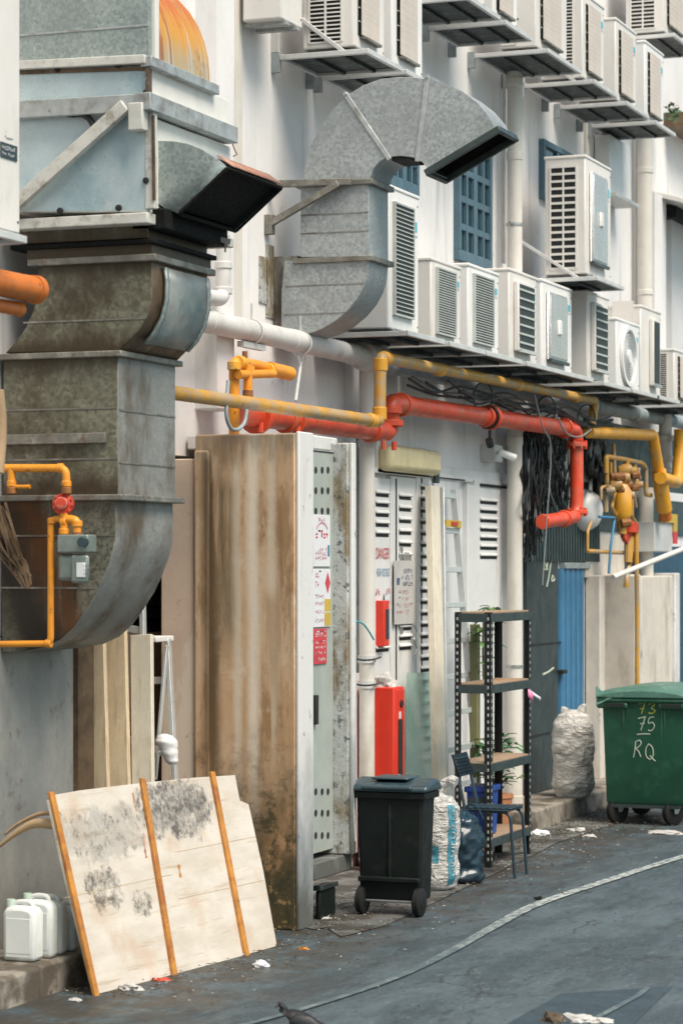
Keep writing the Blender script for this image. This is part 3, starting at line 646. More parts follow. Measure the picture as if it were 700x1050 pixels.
# awning and pale panel far up, vent box
mb = MB()
P0 = [W(668,205,y=7.3), W(668,205,y=6.5)]
x0, x1 = wx(661), wx(760); za = wz(198,670); zb = wz(222,670)
mb.prism([(x0,YW,za),(x0,6.55,zb+.05),(x0,6.55,zb),(x0,YW,za-.06)], (x1-x0,0,0)); mb.build('canopy', M['ac'], bld, bevel=.004)
mb = MB(); mb.box(wx(662,7.2), wx(674,7.2), 7.1, YW, 4.3, za-.1); mb.box(wx(680), wx(720), 7.2, YW, 4.3, za-.12); mb.build('pilaster', M['wall'], bld)
mb = MB(); mb.box(wx(676), wx(700), 7.1, 7.28, wz(222,690)-.1, wz(218,690)); mb.build('canopy_fascia', M['dark'], bld)
# far eaves strip with weeds (top right)
mb = MB(); mb.box(wx(680), wx(790), 6.9, YW, wz(128,690)-.1, wz(118,690)-.05); mb.build('ledge', M['brown_grime'], bld)
# ------------------------------------------------------------------ near exhaust duct
XD = 13.5
duct = thing('exhaust_duct', 'greasy galvanised kitchen exhaust duct with fan box, black mouth and big lower bend', 'exhaust duct', tuple(W(60,660,x=XD)))
def FX(pts, x): return [W(u, v, x=x) for u, v in pts]
def toY(pts, ymax):
    for p in pts:
        if p.y > ymax: p.y = ymax
    return pts
WX = .80
def two(name, fpts, x0, dx, front, side, parent, bevel=.008, ymax=7.28):
    """a duct length: prism with its flat cheeks in one sheet and its curved band in another"""
    pts = toY(FX(fpts, x0), ymax); mb = MB(); mb.prism(pts, (dx,0,0))
    o = mb.build(name, front, parent, bevel=bevel, mats=[front, side])
    for p in o.data.polygons:
        if abs(p.normal.x) < .5: p.material_index = 1
    return o
elbow = [(118,511),(119.5,535),(118.5,555),(114,572),(107,591),(99,608),(88,626),(76,643),(62,656),(45,664),(25,668),(-14,670),(-14,511)]
lo = two('lower_bend', elbow, XD, WX, M['burnt'], M['galv_side'], duct)
two('riser', [(3,364),(121,364),(121,509),(3,509)], XD, WX, M['galv_old'], M['galv_side'], duct)
off = [(38,266),(155,264),(156.5,285),(156,305),(152,322),(144,337),(133,349),(121,361),(5,362),(16,350),(26,336),(34,318),(38,300)]
two('offset_bend', off, XD, WX, M['galv_old'], M['brown_grime'], duct)
# pale access panel riveted to the curved face of the offset bend
edge = [W(u,v,x=XD) for u,v in ((155,272),(156.5,285),(156,305),(152,322),(144,337),(135,347))]
mb = MB(); rows = []
for i, p in enumerate(edge):
    t = (edge[min(i+1,len(edge)-1)]-edge[max(i-1,0)]).normalized(); n = Vector((0, t.z, -t.y)); n = n if n.y < 0 else -n
    rows.append([p+n*.012+AX*.17, p+n*.012+AX*(WX-.07)])
mb.rings(rows, cap=False, closed=False); mb.build('access_panel', M['teal_sheet'], duct, solid=-.01)
mb = MB()
rows2 = [[r[0]-AX*.035, r[0]] for r in rows]; mb.rings(rows2, cap=False, closed=False)
rows2 = [[r[1], r[1]+AX*.03] for r in rows]; mb.rings(rows2, cap=False, closed=False)
mb.build('panel_edge', M['galv_top'], duct, solid=-.018)
# flanges (angle rings)
def ringbox(name, u0, u1, v, h, x0, dx, g, mat, ymin=None):
    a, b = W(u0, v, x=x0), W(u1, v, x=x0); z = b.z; mb = MB()
    mb.box(x0-g, x0+dx+g, b.y-g, min(a.y+g, 7.29), z-h/2, z+h/2)
    return mb.build(name, mat, duct, bevel=.006)
ringbox('flange', 5, 121, 362.5, .035, XD, WX, .035, M['flange'])
ringbox('flange', 3, 121, 510, .035, XD, WX, .045, M['flange'])
ringbox('flange', 36, 156, 264, .04, XD, WX, .035, M['flange'])
mb = MB(); a, b = W(5,449,x=XD), W(110,449,x=XD); mb.box(XD-.035, XD, b.y, min(a.y,7.28), b.z-.03, b.z+.03); mb.build('stiffener', M['flange'], duct, bevel=.004)
mb = MB()
for v, u0, u1 in ((326,24,150),(418,5,121),(470,5,121),(549,0,119),(603,0,100)):
    a, b = W(u0,v,x=XD), W(u1,v,x=XD); mb.box(XD-.004, XD, b.y+.004, min(7.28,a.y), b.z-.005, b.z+.005)
for v in (420, 474):
    b = W(121,v,x=XD); mb.box(XD+.01, XD+WX-.01, b.y-.004, b.y, b.z-.005, b.z+.005)
mb.build('seam', M['flange'], duct)
# collar tiers under the fan box
def tier(name, u0, u1, v0, v1, x0, x1, mat, bevel=.006):
    a, b = W(u0, v1, x=x0), W(u1, v1, x=x0); zt = W(u1, v0, x=x0).z
    mb = MB(); mb.box(x0, x1, b.y, min(7.28, a.y), b.z, zt); return mb.build(name, mat, duct, bevel=bevel)
tier('collar', 27, 156, 249, 262.5, XD-.02, XD+WX+.02, M['galv_old'])
tier('collar_band', 10, 158, 244, 249, XD-.05, XD+WX+.05, M['soot'])
tier('collar', 20, 152, 228, 244, XD-.02, XD+WX+.02, M['galv_old'])
XB = 13.4; XE = 14.62
tier('base_angle', 14, 151, 217, 228, XB-.03, XE, M['frame_lt'])
# fan box and its upper band
bx = two('fan_box', [(10,118),(150,117),(150,217),(10,217)], XB, XE-XB, M['fanbox'], M['fanbox_w'], duct)
two('upper_band', [(10,71),(150,66),(150,102),(10,110)], XB, XE-XB-.02, M['fanbox'], M['fanbox_w'], duct)
yb = W(150,217,x=XB).y
def fbeam(name, uv0, uv1, w, x, mat, dx=.04, par=duct):
    mb = MB(); mb.beam(W(*uv0,x=x), W(*uv1,x=x), dx, w, up=AX) if False else mb.beam(W(*uv0,x=x), W(*uv1,x=x), w, dx, up=AX)
    return mb.build(name, mat, par, bevel=.004)
fbeam('frame_rail', (10,113.5), (148.5,105.2), .10, XB-.05, M['flange_lt'], .06)
fbeam('frame_rail', (10,67.5), (150,60.5), .05, XB-.02, M['frame_lt'], .05)
fbeam('brace', (2,222), (129,108), .075, XB-.075, M['frame_lt'], .05)
fbeam('corner_post', (155,113), (155,214), .055, XB+.02, M['frame_lt'], .05)
mb = MB(); a = W(150,104,x=XB-.03); mb.box(XB-.085, wx(244, a.y-.05), a.y-.05, a.y+.05, a.z-.055, a.z+.045); mb.build('side_rail', M['flange_lt'], duct, bevel=.005)
mb = MB(); a = W(152,62,x=XB-.03); mb.box(XB-.03, wx(222, a.y), a.y-.02, a.y+.05, a.z-.03, a.z+.03); mb.build('side_rail', M['flange_lt'], duct, bevel=.005)
mb = MB(); a = W(140,112,x=XB-.09); mb.box(XB-.10, XB-.02, a.y-.04, a.y+.05, W(140,136,x=XB).z, W(140,108,x=XB).z); mb.build('junction_box', M['frame_lt'], duct, bevel=.006)
mb = MB(); mb.beam(W(152.5,70,x=XB-.004), W(152.5,97,x=XB-.004), .018, .05, up=AX); mb.beam(W(20,74,x=XB-.006), W(150,69.5,x=XB-.006), .022, .012, up=AX); mb.beam(W(157,118,x=XB-.006), W(158,205,x=XB-.006), .012, .02, up=AX)
for p_ in mb.pieces(): p_.build('sealant_bead', M['brown_grime'], duct)
mb = MB(); mb.tube(smoothpath([W(u,v,x=XB-.04) for u,v in ((60,114),(72,117),(84,117),(92,122),(97,131)) ],5), .018); mb.build('cable', M['cable'], duct)
mb = MB()
for u, v in ((60,71),(122,67),(62,216),(122,213),(150,95),(150,185)): mb.lathe([(0.,0),(.02,.0),(.018,.015),(0,.018)], W(u,v,x=XB-.002), (-1,0,0), 8)
mb.build('bolt', M['dark'], duct)
# black scoop outlet
x0, x1 = XD+.06, XD+.88
sp = FX([(160,144),(178,144.5),(192,147),(206,152.5),(219,160.5),(233,172),(184,219),(169,213),(160,207)], x0)
mb = MB(); n = len(sp); vs = sp+[p+AX*(x1-x0) for p in sp]
fs = [tuple(range(n)), tuple(range(n,2*n))]+[(i,(i+1)%n,n+(i+1)%n,n+i) for i in range(n) if i != 5]
mb.add(vs, fs)
sc_ = mb.build('scoop', M['galv_new'], duct, mats=[M['galv_top'], M['soot']], solid=.014)
mb = MB(); e0, e1 = sp[5], sp[6]; d = (e1-e0).normalized(); nn = Vector((0, -d.z, d.y)); nn = nn if nn.y < 0 else -nn
for a, b in ((e0, e1), (e0+AX*(x1-x0), e1+AX*(x1-x0)), (e0, e0+AX*(x1-x0)), (e1, e1+AX*(x1-x0))): mb.beam(a, b, .018, .02, up=nn)
mb.build('scoop_rim', M['soot'], duct, bevel=.004)
mb = MB(); mb.add([sp[4]+AX*.04-AY*.002+AZ*.012, sp[5]+AX*.03+AZ*.014-AY*.012, sp[5]+AX*(x1-x0)+AZ*.014-AY*.012, sp[4]+AX*(x1-x0)-AY*.002+AZ*.012], [(0,1,2,3)]); mb.build('rusty_lip', M['rustlip'], duct, solid=-.006)
mb = MB(); q = e1-nn*.03+(e0-e1)*.02; r = e0-nn*.03; mb.add([r+AX*.02, q+AX*.02, q+AX*(x1-x0-.02), r+AX*(x1-x0-.02)], [(0,1,2,3)]); mb.build('scoop_mesh', M['soot'], duct)
mb = MB(); p = W(231,248,x=x1-.1); mb.beam(W(213,243,x=x0+.7), W(236,248,x=x0+.75), .05, .03); mb.tube([p, p-AZ*.06], .006); mb.build('drip_tray', M['galv_side'], duct)
mb = MB(); a = W(152,206,x=XD); mb.box(XD-.02, x1, a.y-.12, a.y+.1, W(152,236,x=XD).z, W(152,214,x=XD).z); mb.build('sooty_apron', M['soot'], duct, bevel=.01)
# galvanised top length and rust-streaked cowl
mb = MB(); a, b = W(0,58,x=XB), W(152,58,x=XB); mb.box(XB, XB+.05, b.y, min(7.28,a.y+.2), b.z, b.z+1.2); mb.build('top_length', M['galv_top'], duct, bevel=.006)
mb = MB(); b0 = W(152,25,x=XB); mb.box(XB-.004, XB, b0.y, 7.2, b0.z-.006, b0.z+.006); mb.build('seam', M['flange_lt'], duct)
cp = W(155,62,x=XB); zc = cp.z; yc = cp.y
prof = [(yc+.01, zc)]; RR = .62
for i in range(0, 10):
    t = R(90)*i/9; prof.append((yc+.01+RR*(1-math.cos(t))*.9, zc+.06+RR*math.sin(t)))
prof += [(7.28, zc+.06+RR), (7.28, zc)]
mb = MB(); mb.prism([(XB+.115, y, z) for y, z in prof], (.74,0,0)); mb.build('rusty_cowl', M['rustcowl'], duct, bevel=.006)
mb = MB(); mb.prism([(XB+.052, y-.012 if y < 7 else y, z) for y, z in [(yc+.012,zc),(yc+.012,zc+.9),(7.28,zc+.9),(7.28,zc)]], (.058,0,0)); mb.build('cowl_flange', M['fanbox_w'], duct, bevel=.004)
mb = MB(); mb.tube([W(238,146,x=XE), W(240,152,x=XE), W(243,158,x=XE), W(239,160,x=XE)], .004, 6); mb.build('wire_tie', M['brown_pipe'], duct)

# ------------------------------------------------------------------ gooseneck duct
XG = 17.69; GX = .42
goose = thing('gooseneck_duct', 'clean galvanised gooseneck duct bent over with its hooded mouth facing the road', 'exhaust duct', tuple(W(340,345,x=XG)))
def arc(c, r0, r1, a0, a1, n):
    return [(c[0]+(r0+(r1-r0)*i/n)*math.cos(R(a0+(a1-a0)*i/n)), c[1]-(r0+(r1-r0)*i/n)*math.sin(R(a0+(a1-a0)*i/n))) for i in range(n+1)]
def gtwo(name, pts, x0=XG, dx=GX, par=goose, m=(M['galv_new'], M['galv_new'])):
    p = toY(FX(pts, x0), 7.285); mb = MB(); mb.prism(p, (dx,0,0)); return mb.build(name, m[0], par, bevel=.006)
gtwo('lower_bend', [(291,267),(378,266),(377,280),(373,294),(366,307),(356,319),(343,330),(329,338),(313,343),(300,345),(288,344),(288,300)])
gtwo('riser', [(308,188),(378,187),(378,263),(308,264)])
mb = MB()
for v, u0, u1 in ((217,308,378),(236,308,378),(290,293,374),(320,291,354)):
    a, b = W(u0,v,x=XG), W(u1,v,x=XG); mb.box(XG-.004, XG, b.y, min(a.y,7.28), b.z-.004, b.z+.004)
mb.build('seam', M['galv_side'], goose)
def gring(u0, u1, v, g=.03, h=.04, name='flange'):
    a, b = W(u0,v,x=XG), W(u1,v,x=XG); mb = MB(); mb.box(XG-g, XG+GX+g, b.y-g, min(7.29,a.y+g), b.z-h/2, b.z+h/2); mb.build(name, M['flange'], goose, bevel=.005)
gring(305, 379, 264.5); gring(308, 379, 186)
mb = MB(); a = W(275,300,x=XG+.05); mb.box(XG+.05, XG+.3, 7.1, 7.29, W(280,340,x=XG).z, W(280,262,x=XG).z); mb.build('wall_sleeve', M['galv_side'], goose, bevel=.005)
# bend: three gores round the hub
outer = [(311,184),(313,165),(319,147),(328,130),(341,112),(355,97.5),(372,87),(390,80.5),(408,78.5),(424,79),(438,80),(456,85),(474,93.5),(489,105),(500,118),(509,134)]
inner = [(379,184),(381,177),(384,171),(388,166.5),(393,163),(398,161),(404,160),(410,159.5),(416,160),(422,161),(428,162.5),(432,165),(434.5,167.5),(436.5,170),(438,172.5),(440,175)]
ko = [0, 5, 10, 15]
for g in range(3):
    a, b = ko[g], ko[g+1]
    poly = outer[a:b+1]+inner[a:b+1][::-1]
    p = FX(poly, XG); n = len(p); mb = MB()
    skip = [(b-a)] if g == 2 else []
    mb.add(p+[q+AX*GX for q in p], [tuple(range(n)), tuple(range(n,2*n))]+[(i,(i+1)%n,n+(i+1)%n,n+i) for i in range(n) if i not in skip])
    mb.build('bend_gore' if g < 2 else 'mouth_hood', M['galv_new'], goose, mats=[M['galv_new'], M['soot']], solid=.010 if g == 2 else None, bevel=0 if g == 2 else .004)
for g in (5, 10):
    mb = MB(); p, q = W(*outer[g],x=XG), W(*inner[g],x=XG); d = (p-q).normalized()
    mb.beam(q-d*.02, p+d*.02, .035, .02, up=AX); mb.beam(p+d*.012-AX*.02, p+d*.012+AX*(GX+.02), .03, .025, up=d); mb.build('seam_flange', M['flange_lt'], goose, bevel=.003)
e0, e1 = W(*outer[15],x=XG), W(*inner[15],x=XG)
mb = MB(); d = (e1-e0).normalized(); nn = Vector((0,-d.z,d.y)); nn = nn if nn.z < 0 else -nn
for a, b in ((e0-d*.03,e1+d*.03),(e0-d*.03+AX*GX,e1+d*.03+AX*GX),(e0-d*.02,e0-d*.02+AX*GX),(e1+d*.02,e1+d*.02+AX*GX)): mb.beam(a-AX*.01, b, .03, .05, up=nn)
mb.build('mouth_rim', M['rack_beam'], goose, bevel=.004)
# wall bracket of the gooseneck
mb = MB(); mb.beam(W(296,187,x=XG-.05)+AY*.3, W(360,186,x=XG-.05), .05, .05); mb.beam(W(272,232,x=XG-.1), W(347,188,x=XG-.06), .05, .04, up=AX); mb.box(XG-.12, XG-.05, 7.24, 7.3, W(272,242,x=XG).z, W(272,222,x=XG).z); mb.build('support_bracket', M['flange'], goose, bevel=.004)
mb = MB(); mb.box(XG+.02, XG+.3, 6.2, 6.35, W(420,163,x=XG).z, W(420,158,x=XG).z); mb.build('damper_bar', M['dark'], goose)

# ------------------------------------------------------------------ air conditioners
def ac(label, x0, x1, yf, d, z0, z1, front, side, white='ac', parts=True, sticker=True, group='outdoor air conditioning units on the wall'):
    t = thing('air_conditioner', label, 'air conditioner', ((x0+x1)/2, yf+d/2, z0), group)
    rnd = random.Random(int(x0*977+z0*31))
    w, h = x1-x0, z1-z0
    mb = MB(); mb.box(x0, x1, yf, yf+d, z0+.025, z1-.02); mb.build('casing', M[white], t, bevel=.014)
    mb = MB(); mb.box(x0-.008, x1+.008, yf-.008, yf+d+.008, z1-.03, z1); mb.build('top_cover', M[white], t, bevel=.008)
    mb = MB(); mb.box(x0+.08, x0+.14, yf-.01, yf+d+.01, z0, z0+.026); mb.box(x1-.14, x1-.08, yf-.01, yf+d+.01, z0, z0+.026); mb.build('foot', M['flange_lt'], t)
    # coil side facing down the alley
    if side:
        cols, rows = side; ya, yb = yf+d*.22, yf+d*.86
        if side == (1, 9): ya, yb = yf+d*.55, yf+d*.95
        za, zb = z0+h*.07, z1-h*.09
        mb = MB(); mb.box(x0-.003, x0+.01, ya, yb, za, zb); g = mb.build('coil_grille', M['dark'], t)
        mb = MB()
        for i in range(cols+1):
            y = ya+(yb-ya)*i/cols; mb.box(x0-.012, x0-.002, y-.008, y+.008, za, zb)
        for j in range(rows+1):
            z = za+(zb-za)*j/rows; mb.box(x0-.010, x0-.002, ya, yb, z-(zb-za)/rows*.16, z+(zb-za)/rows*.16)
        mb.build('grille_bars', M[white], g)
    # fan front facing the road
    fa, fb = x0+w*.14, x0+w*.74
    za, zb = z0+h*.13, z1-h*.12
    if front == 'mesh':
        mb = MB(); mb.box(fa, fb, yf-.02, yf-.001, za, zb); g = mb.build('fan_guard', M['darkgrille'], t, bevel=.006)
        mb = MB(); n = 26
        for j in range(n+1):
            z = za+(zb-za)*j/n; mb.box(fa, fb, yf-.028, yf-.02, z-.004, z+.004)
        mb.box(fa-.012, fa, yf-.03, yf, za-.012, zb+.012); mb.box(fb, fb+.012, yf-.03, yf, za-.012, zb+.012)
        mb.box(fa, fb, yf-.03, yf, za-.012, za); mb.box(fa, fb, yf-.03, yf, zb, zb+.012)
        mb.build('guard_wires', M['slat'], g)
    elif front in ('bars', 'slot'):
        if front == 'slot': fa = x0+w*.4
        mb = MB(); mb.box(fa, fb, yf-.05, yf-.001, za, zb); g = mb.build('fan_guard', M[white], t, bevel=.012)
        mb = MB(); mb.box(fa+.03, fb-.02, yf-.053, yf-.04, za+.03, zb-.03); mb.build('fan_opening', M['darkgrille'], g)
        mb = MB()
        if front == 'bars':
            for j in range(1, 8):
                z = za+(zb-za)*j/8; mb.box(fa+.02, fb-.01, yf-.062, yf-.053, z-.009, z+.009)
        mb.box(fa+.02, fb, yf-.075, yf-.05, za-.01, za+.02); mb.build('guard_bars', M['slat'] if front == 'bars' else M['greypipe'], g)
    elif front == 'shine':
        mb = MB(); mb.box(fa, fb, yf-.035, yf-.001, za, zb); g = mb.build('fan_guard', M['ac_shine'], t, bevel=.02)
        mb = MB(); c = Vector(((fa+fb)/2, yf-.036, (za+zb)/2)); mb.box(c.x-.05, c.x+.05, yf-.06, yf-.036, c.z-.07, c.z+.07); mb.build('fan_hub', M[white], g, bevel=.015)
        mb = MB()
        mb.box(fa, fb, yf-.055, yf-.03, za-.02, za+.01); mb.build('guard_foot', M['rack_beam'], g)
        mb = MB(); mb.prism([(fa+.02,yf-.036,za+.03),(fb-.02,yf-.036,za+.03),(fb-.02,yf-.052,(za+zb)/2),(fb-.02,yf-.036,zb-.03),(fa+.02,yf-.036,zb-.03),(fa+.02,yf-.046,(za+zb)/2)][:2]+[(fb-.02,yf-.036,zb-.03),(fa+.02,yf-.036,zb-.03)], (0,-.006,0)); mb.build('cover_sheet', M['ac_shine'], g, bevel=.004)
    elif front == 'round':
        c = Vector(((x0+w*.47), yf-.004, z0+h*.5)); r = min(w*.36, h*.40)
        mb = MB(); mb.lathe([(r,0),(r,.004),(r-.004,.006),(0,.006)], c, (0,-1,0), 32); g = mb.build('fan_opening', M['greypipe'], t)
        mb = MB(); mb.lathe([(r+.02,0),(r+.02,.03),(r-.02,.03),(r-.025,.004)], c, (0,-1,0), 32)
        for q in range(1, 9):
            rr = r*q/9; mb.tube([c+AX*rr*math.cos(a*.2618)+AZ*rr*math.sin(a*.2618)-AY*.02 for a in range(25)], .003, 4, cap=False)
        mb.build('fan_ring', M[white], g); mb = MB(); mb.lathe([(0,.03),(.07,.028),(.075,0)], c, (0,-1,0), 16); mb.build('fan_hub', M[white], g)
    elif front == 'panel':     # beige wind guard standing off the fan
        mb = MB(); mb.box(fa, fb, yf-.006, yf+.004, za, zb); g = mb.build('fan_opening', M['darkgrille'], t)
        mb = MB(); n = 7
        for j in range(1, n):
            z = za+(zb-za)*j/n; mb.box(fa, fa+.12, yf-.012, yf-.006, z-.005, z+.005)
        mb.build('guard_slats', M['slat'], g)
        mb = MB(); mb.prism([(fa+.012,yf-.032,za),(fb,yf-.026,za),(fb,yf-.016,za),(fa+.012,yf-.022,za)], (0,0,zb-za))
        pl = mb.build('wind_guard', M['ac_beige'], t, bevel=.006)
        mb = MB()
        for j in range(1, 14):
            z = za+(zb-za)*j/14; mb.prism([(fa+.025,yf-.0322,z-.002),(fb-.01,yf-.0270,z-.002),(fb-.01,yf-.0270,z+.002),(fa+.025,yf-.0322,z+.002)],(0,.006,0))
        mb.build('guard_rib', M['ac'], pl)
        mb = MB(); mb.box(fa+.04, fb, yf-.045, yf-.002, za-.022, za-.003); mb.build('guard_foot', M['flange'], t)
    if sticker:
        mb = MB(); mb.box(x1-w*.17, x1-w*.06, yf-.003, yf, z1-h*.26, z1-h*.19); mb.build('sticker', M['stickerblue'], t)
        mb = MB(); scrib(mb, Vector((x1-w*.19, yf, z1-h*.30)), AX, AZ, w*.15, .02, rnd, n=5); mb.build('small_print', M['inkblue'], t, smooth=False)
    mb = MB()
    for q in (.3, .62): mb.lathe([(.009,0),(.007,.005),(0,.006)], (x0+.0, yf+d*.5, z0+h*q), (-1,0,0), 8)
    for zz in (z0+.09, z1-.09):
        mb.lathe([(.008,0),(.006,.004),(0,.005)], (x1-.03, yf, zz), (0,-1,0), 8)
    mb.build('screw', M['rack_beam'], t)
    return t
def bracket(label, x0, x1, yf, z, strut=False, flip=True):
    t = thing('wall_bracket', label, 'bracket', ((x0+x1)/2, 7.28, z), 'steel brackets carrying the air conditioners')
    zt = z-.005; h = .04
    mb = MB()
    mb.box(x0, x1, yf, yf+.03, zt-h, zt); mb.box(x0, x1, 7.2, 7.23, zt-h, zt)
    mb.box(x0-.002, x0+.035, yf+.03, 7.2, zt-h, zt-.002); mb.box(x1-.035, x1+.002, yf+.03, 7.2, zt-h, zt-.002)
    mb.build('frame', M['bracket'], t, bevel=.004)
    mb = MB(); mb.box(x0+.035, x1-.035, yf+.03, 7.2, zt-.018, zt-.006)
    for q in (.32, .68): mb.box(x0+.035, x1-.035, yf+(7.2-yf)*q-.015, yf+(7.2-yf)*q+.015, zt-.045, zt-.018)
    mb.build('tray', M['bracket_shade'], t, bevel=.003)
    mb = MB()
    for x in (x0+.02, x1-.02):
        mb.box(x-.018, x+.018, 7.231, 7.298, zt-.13, zt+.02)
        if strut: mb.beam((x, yf+.12, zt-.06), (x, 7.24, zt-.20), .03, .03)
    mb.build('strut', M['greypipe'], t, bevel=.003)
    if flip:
        mb = MB()
        for x in (x0+.02,): mb.box(x-.02, x+.02, 7.24, 7.298, zt+.02, zt+.5); mb.beam((x, 7.25, zt+.40), (x, yf+.20, zt-.01), .035, .03)
        mb.build('upper_brace', M['bracket'], t, bevel=.003)
    return t
YF = 6.66
def fx(u, y=YF): return W(u, HZ, y=y).x
def fz(v, u, y=YF): return W(u, v, y=y).z
def acpx(label, u0, u1, vb, vt, front, side, d=.34, yf=YF, br=None, white='ac', h=None, z0=None, flip=True, **kw):
    x0, x1 = fx(u0, yf), fx(u1, yf); zb = z0 if z0 is not None else fz(vb, u0, yf); zt = fz(vt, u0, yf) if h is None else zb+h
    ac(label, x0, x1, yf, d, zb, zt, front, side, white, **kw)
    if br: bracket(br, x0-.03, x1+.03, yf-.13, zb, flip=flip)
# upper row
zu = fz(50, 362)
acpx('upper unit with barred coil side, just left of the gooseneck top', 362, 394, 50, 0, 'panel', (2, 26), h=.95, d=.40, br='pale bracket under the upper left unit, left of the gooseneck top')
acpx('upper unit right above the crown of the gooseneck duct', 402, 433, 79, 0, 'panel', None, z0=zu, h=1.05, white='ac_white', br='bracket above the crown of the gooseneck duct', flip=False)
z7 = 7.09
acpx('upper unit cropped by the picture top, just right of the gooseneck crown', 466, 497, 0, 0, 'panel', (1, 9), z0=z7, h=.9, br='first high bracket right of the gooseneck crown', flip=False)
acpx('upper unit cropped by the picture top, above the end of the gooseneck mouth', 505, 530, 0, 0, 'panel', None, z0=z7, h=.9, white='ac_white', br='second high bracket right of the gooseneck crown', flip=False)
acpx('upper unit with beige guard, cropped by the top above the downpipe end', 549, 581, 0, 0, 'panel', (1, 9), z0=z7, h=.95, br='third high bracket, touching the top of the round downpipe', flip=False)
acpx('high unit with dark barred side, nearest of three in a stepped row', 597, 619, 84, 3, 'panel', (2, 22), z0=z7, h=.86, d=.42, br='bracket with bright strut right of the downpipe top')
acpx('high unit with plain side in the middle of three in a stepped row', 631, 652, 105, 18, 'panel', None, z0=z7, h=.85, white='ac', d=.40, br='bracket under the middle of the three stepped high units', flip=False)
acpx('high unit with plain side, farthest of three in a stepped row', 661, 680, 125, 42, 'panel', None, z0=z7, h=.85, white='ac_white', d=.40, br='bracket under the farthest of the three stepped high units', flip=False)
acpx('topmost far unit with barred side in the upper right corner', 680, 704, 34, 0, 'panel', (2, 20), h=1.0, d=.42, br='highest bracket in the upper right corner', flip=False)
# small unit back behind the first
ac('small plain unit set back on the wall, left of the barred upper unit', fx(288,6.95), fx(310,6.95), 6.95, .3, fz(22,288,6.95), fz(22,288,6.95)+.6, None, None, sticker=False)
# tall single unit
acpx('tall unit alone in the middle of the wall, its black side barred white', 600, 626, 283, 158, 'shine', (2, 14), d=.40, yf=6.56, br='bracket under the tall unit alone on the wall')
# lower row on the long ledge
ZL = 4.22
LOW = [
 ('tall lower unit half hidden behind the gooseneck duct', 398, 429, 188, 'mesh', None, 'ac_white'),
 ('lower unit with dark wire front, first right of the gooseneck duct', 442, 472, 263, 'mesh', (1, 9), 'ac'),
 ('lower unit with dark wire front, second right of the gooseneck duct', 480, 511, 269, 'mesh', (1, 9), 'ac_white'),
 ('lower unit with barred dark fan window below the round downpipe', 522, 550, 274, 'bars', None, 'ac'),
 ('lower unit with shiny fan plate and a white hub, left below the tall unit', 555, 586, 285, 'shine', (1, 9), 'ac_white'),
 ('lower unit with ladder-like black side slots and barred fan, below the tall unit', 602, 624, 297, 'bars', (1, 9), 'ac'),
 ('short lower unit with a round fan ring', 632, 655, 325, 'round', None, 'ac_white'),
 ('lower unit with a narrow dark window, behind the short round fan unit', 657, 677, 312, 'slot', (3, 1), 'ac'),
 ('farthest lower unit at the right picture edge with a finely barred side', 691, 716, 357, 'panel', (1, 22), 'ac'),
]
nm = ['half behind the gooseneck', 'first right of the gooseneck', 'second right of the gooseneck', 'below the round downpipe', 'with shiny fan plate', 'below the tall unit', 'with the round fan ring', 'with the narrow dark window', 'at the right picture edge']
for (lab, u0, u1, vt, fr, sd, wh), q in zip(LOW, nm):
    acpx(lab, u0, u1, 0, vt, fr, sd, z0=ZL, yf=6.72, d=.36, white=wh)
    x0, x1 = fx(u0, 6.72), fx(u1, 6.72)
    bracket('grey ledge bracket under the lower unit '+q, x0-.10, x1+.06, 6.52, ZL, flip=False)
# unit cut by the left edge
t = ac('large unit cropped at the left picture edge with a dark sticker', 10.9, W(21,240,y=6.4).x, 6.4, .4, W(21,246,y=6.4).z, 6.9, None, None, white='ac', sticker=False)
xs = W(0.5,150,y=6.396).x; xe = W(17.5,150,y=6.396).x
mb = MB(); mb.box(xs, xe, 6.394, 6.4, W(9,163,y=6.4).z, W(9,147.5,y=6.4).z); mb.build('dark_sticker', M['stickerdark'], t)
rr = random.Random(4); mb = MB()
for v, w_, h in ((154.5,.8,.02),(160,.75,.014)): scrib(mb, Vector((xs+.01, 6.394, W(9,v,y=6.4).z)), AX, AZ, (xe-xs)*w_, h, rr, n=8)
mb.build('sticker_print', M['signwhite'], t, smooth=False)
mb = MB()
for v, w_, h in ((143,.5,.016),(137,.12,.02)): scrib(mb, Vector((xs+(xe-xs)*.3, 6.4, W(9,v,y=6.4).z)), AX, AZ, (xe-xs)*w_, h, rr, n=5)
mb.build('small_print', M['inknavy'], t, smooth=False)
zb = W(21,246,y=6.4).z
bracket('bracket of the unit cropped at the left picture edge', 10.85, W(28,250,y=6.27).x, 6.27, zb, flip=False)
# grey isolator box on the far wall
t = thing('isolator_box', 'pale grey box hung on the wall right of the tall unit', 'electrical box', (wx(632),7.2,wz(215,632)))
mb = MB(); mb.box(wx(625,7.12), wx(645,7.12), 7.12, 7.29, wz(212,632), wz(152,632)); mb.build('casing', M['ac_white'], t, bevel=.01)
mb = MB(); mb.box(wx(624,7.1), wx(648,7.1), 7.02, 7.29, wz(215,632), wz(212,632)); mb.build('shelf_plate', M['bracket'], t)
# ------------------------------------------------------------------ pipes
def pp(pts, y):
    return [W(p[0], p[1], y=(p[2] if len(p) > 2 else y)) for p in pts]
def pipe(name, label, cat, pts, y, r, mat, rad=.1, rings=(), group=None, ringr=1.35, ringw=.05):
    w = pp(pts, y); t = thing(name, label, cat, tuple(w[0]), group)
    mb = MB(); mb.tube(rp(w, rad), r, 18); mb.build('tube', M[mat], t)
    if rings:
        for (u, v, dirn) in rings:
            mb = MB(); collar(mb, W(u, v, y=y), dirn, r*ringr, ringw); mb.build('coupling', M[mat], t, bevel=.006)
    return t
DH = AX; DV = AZ
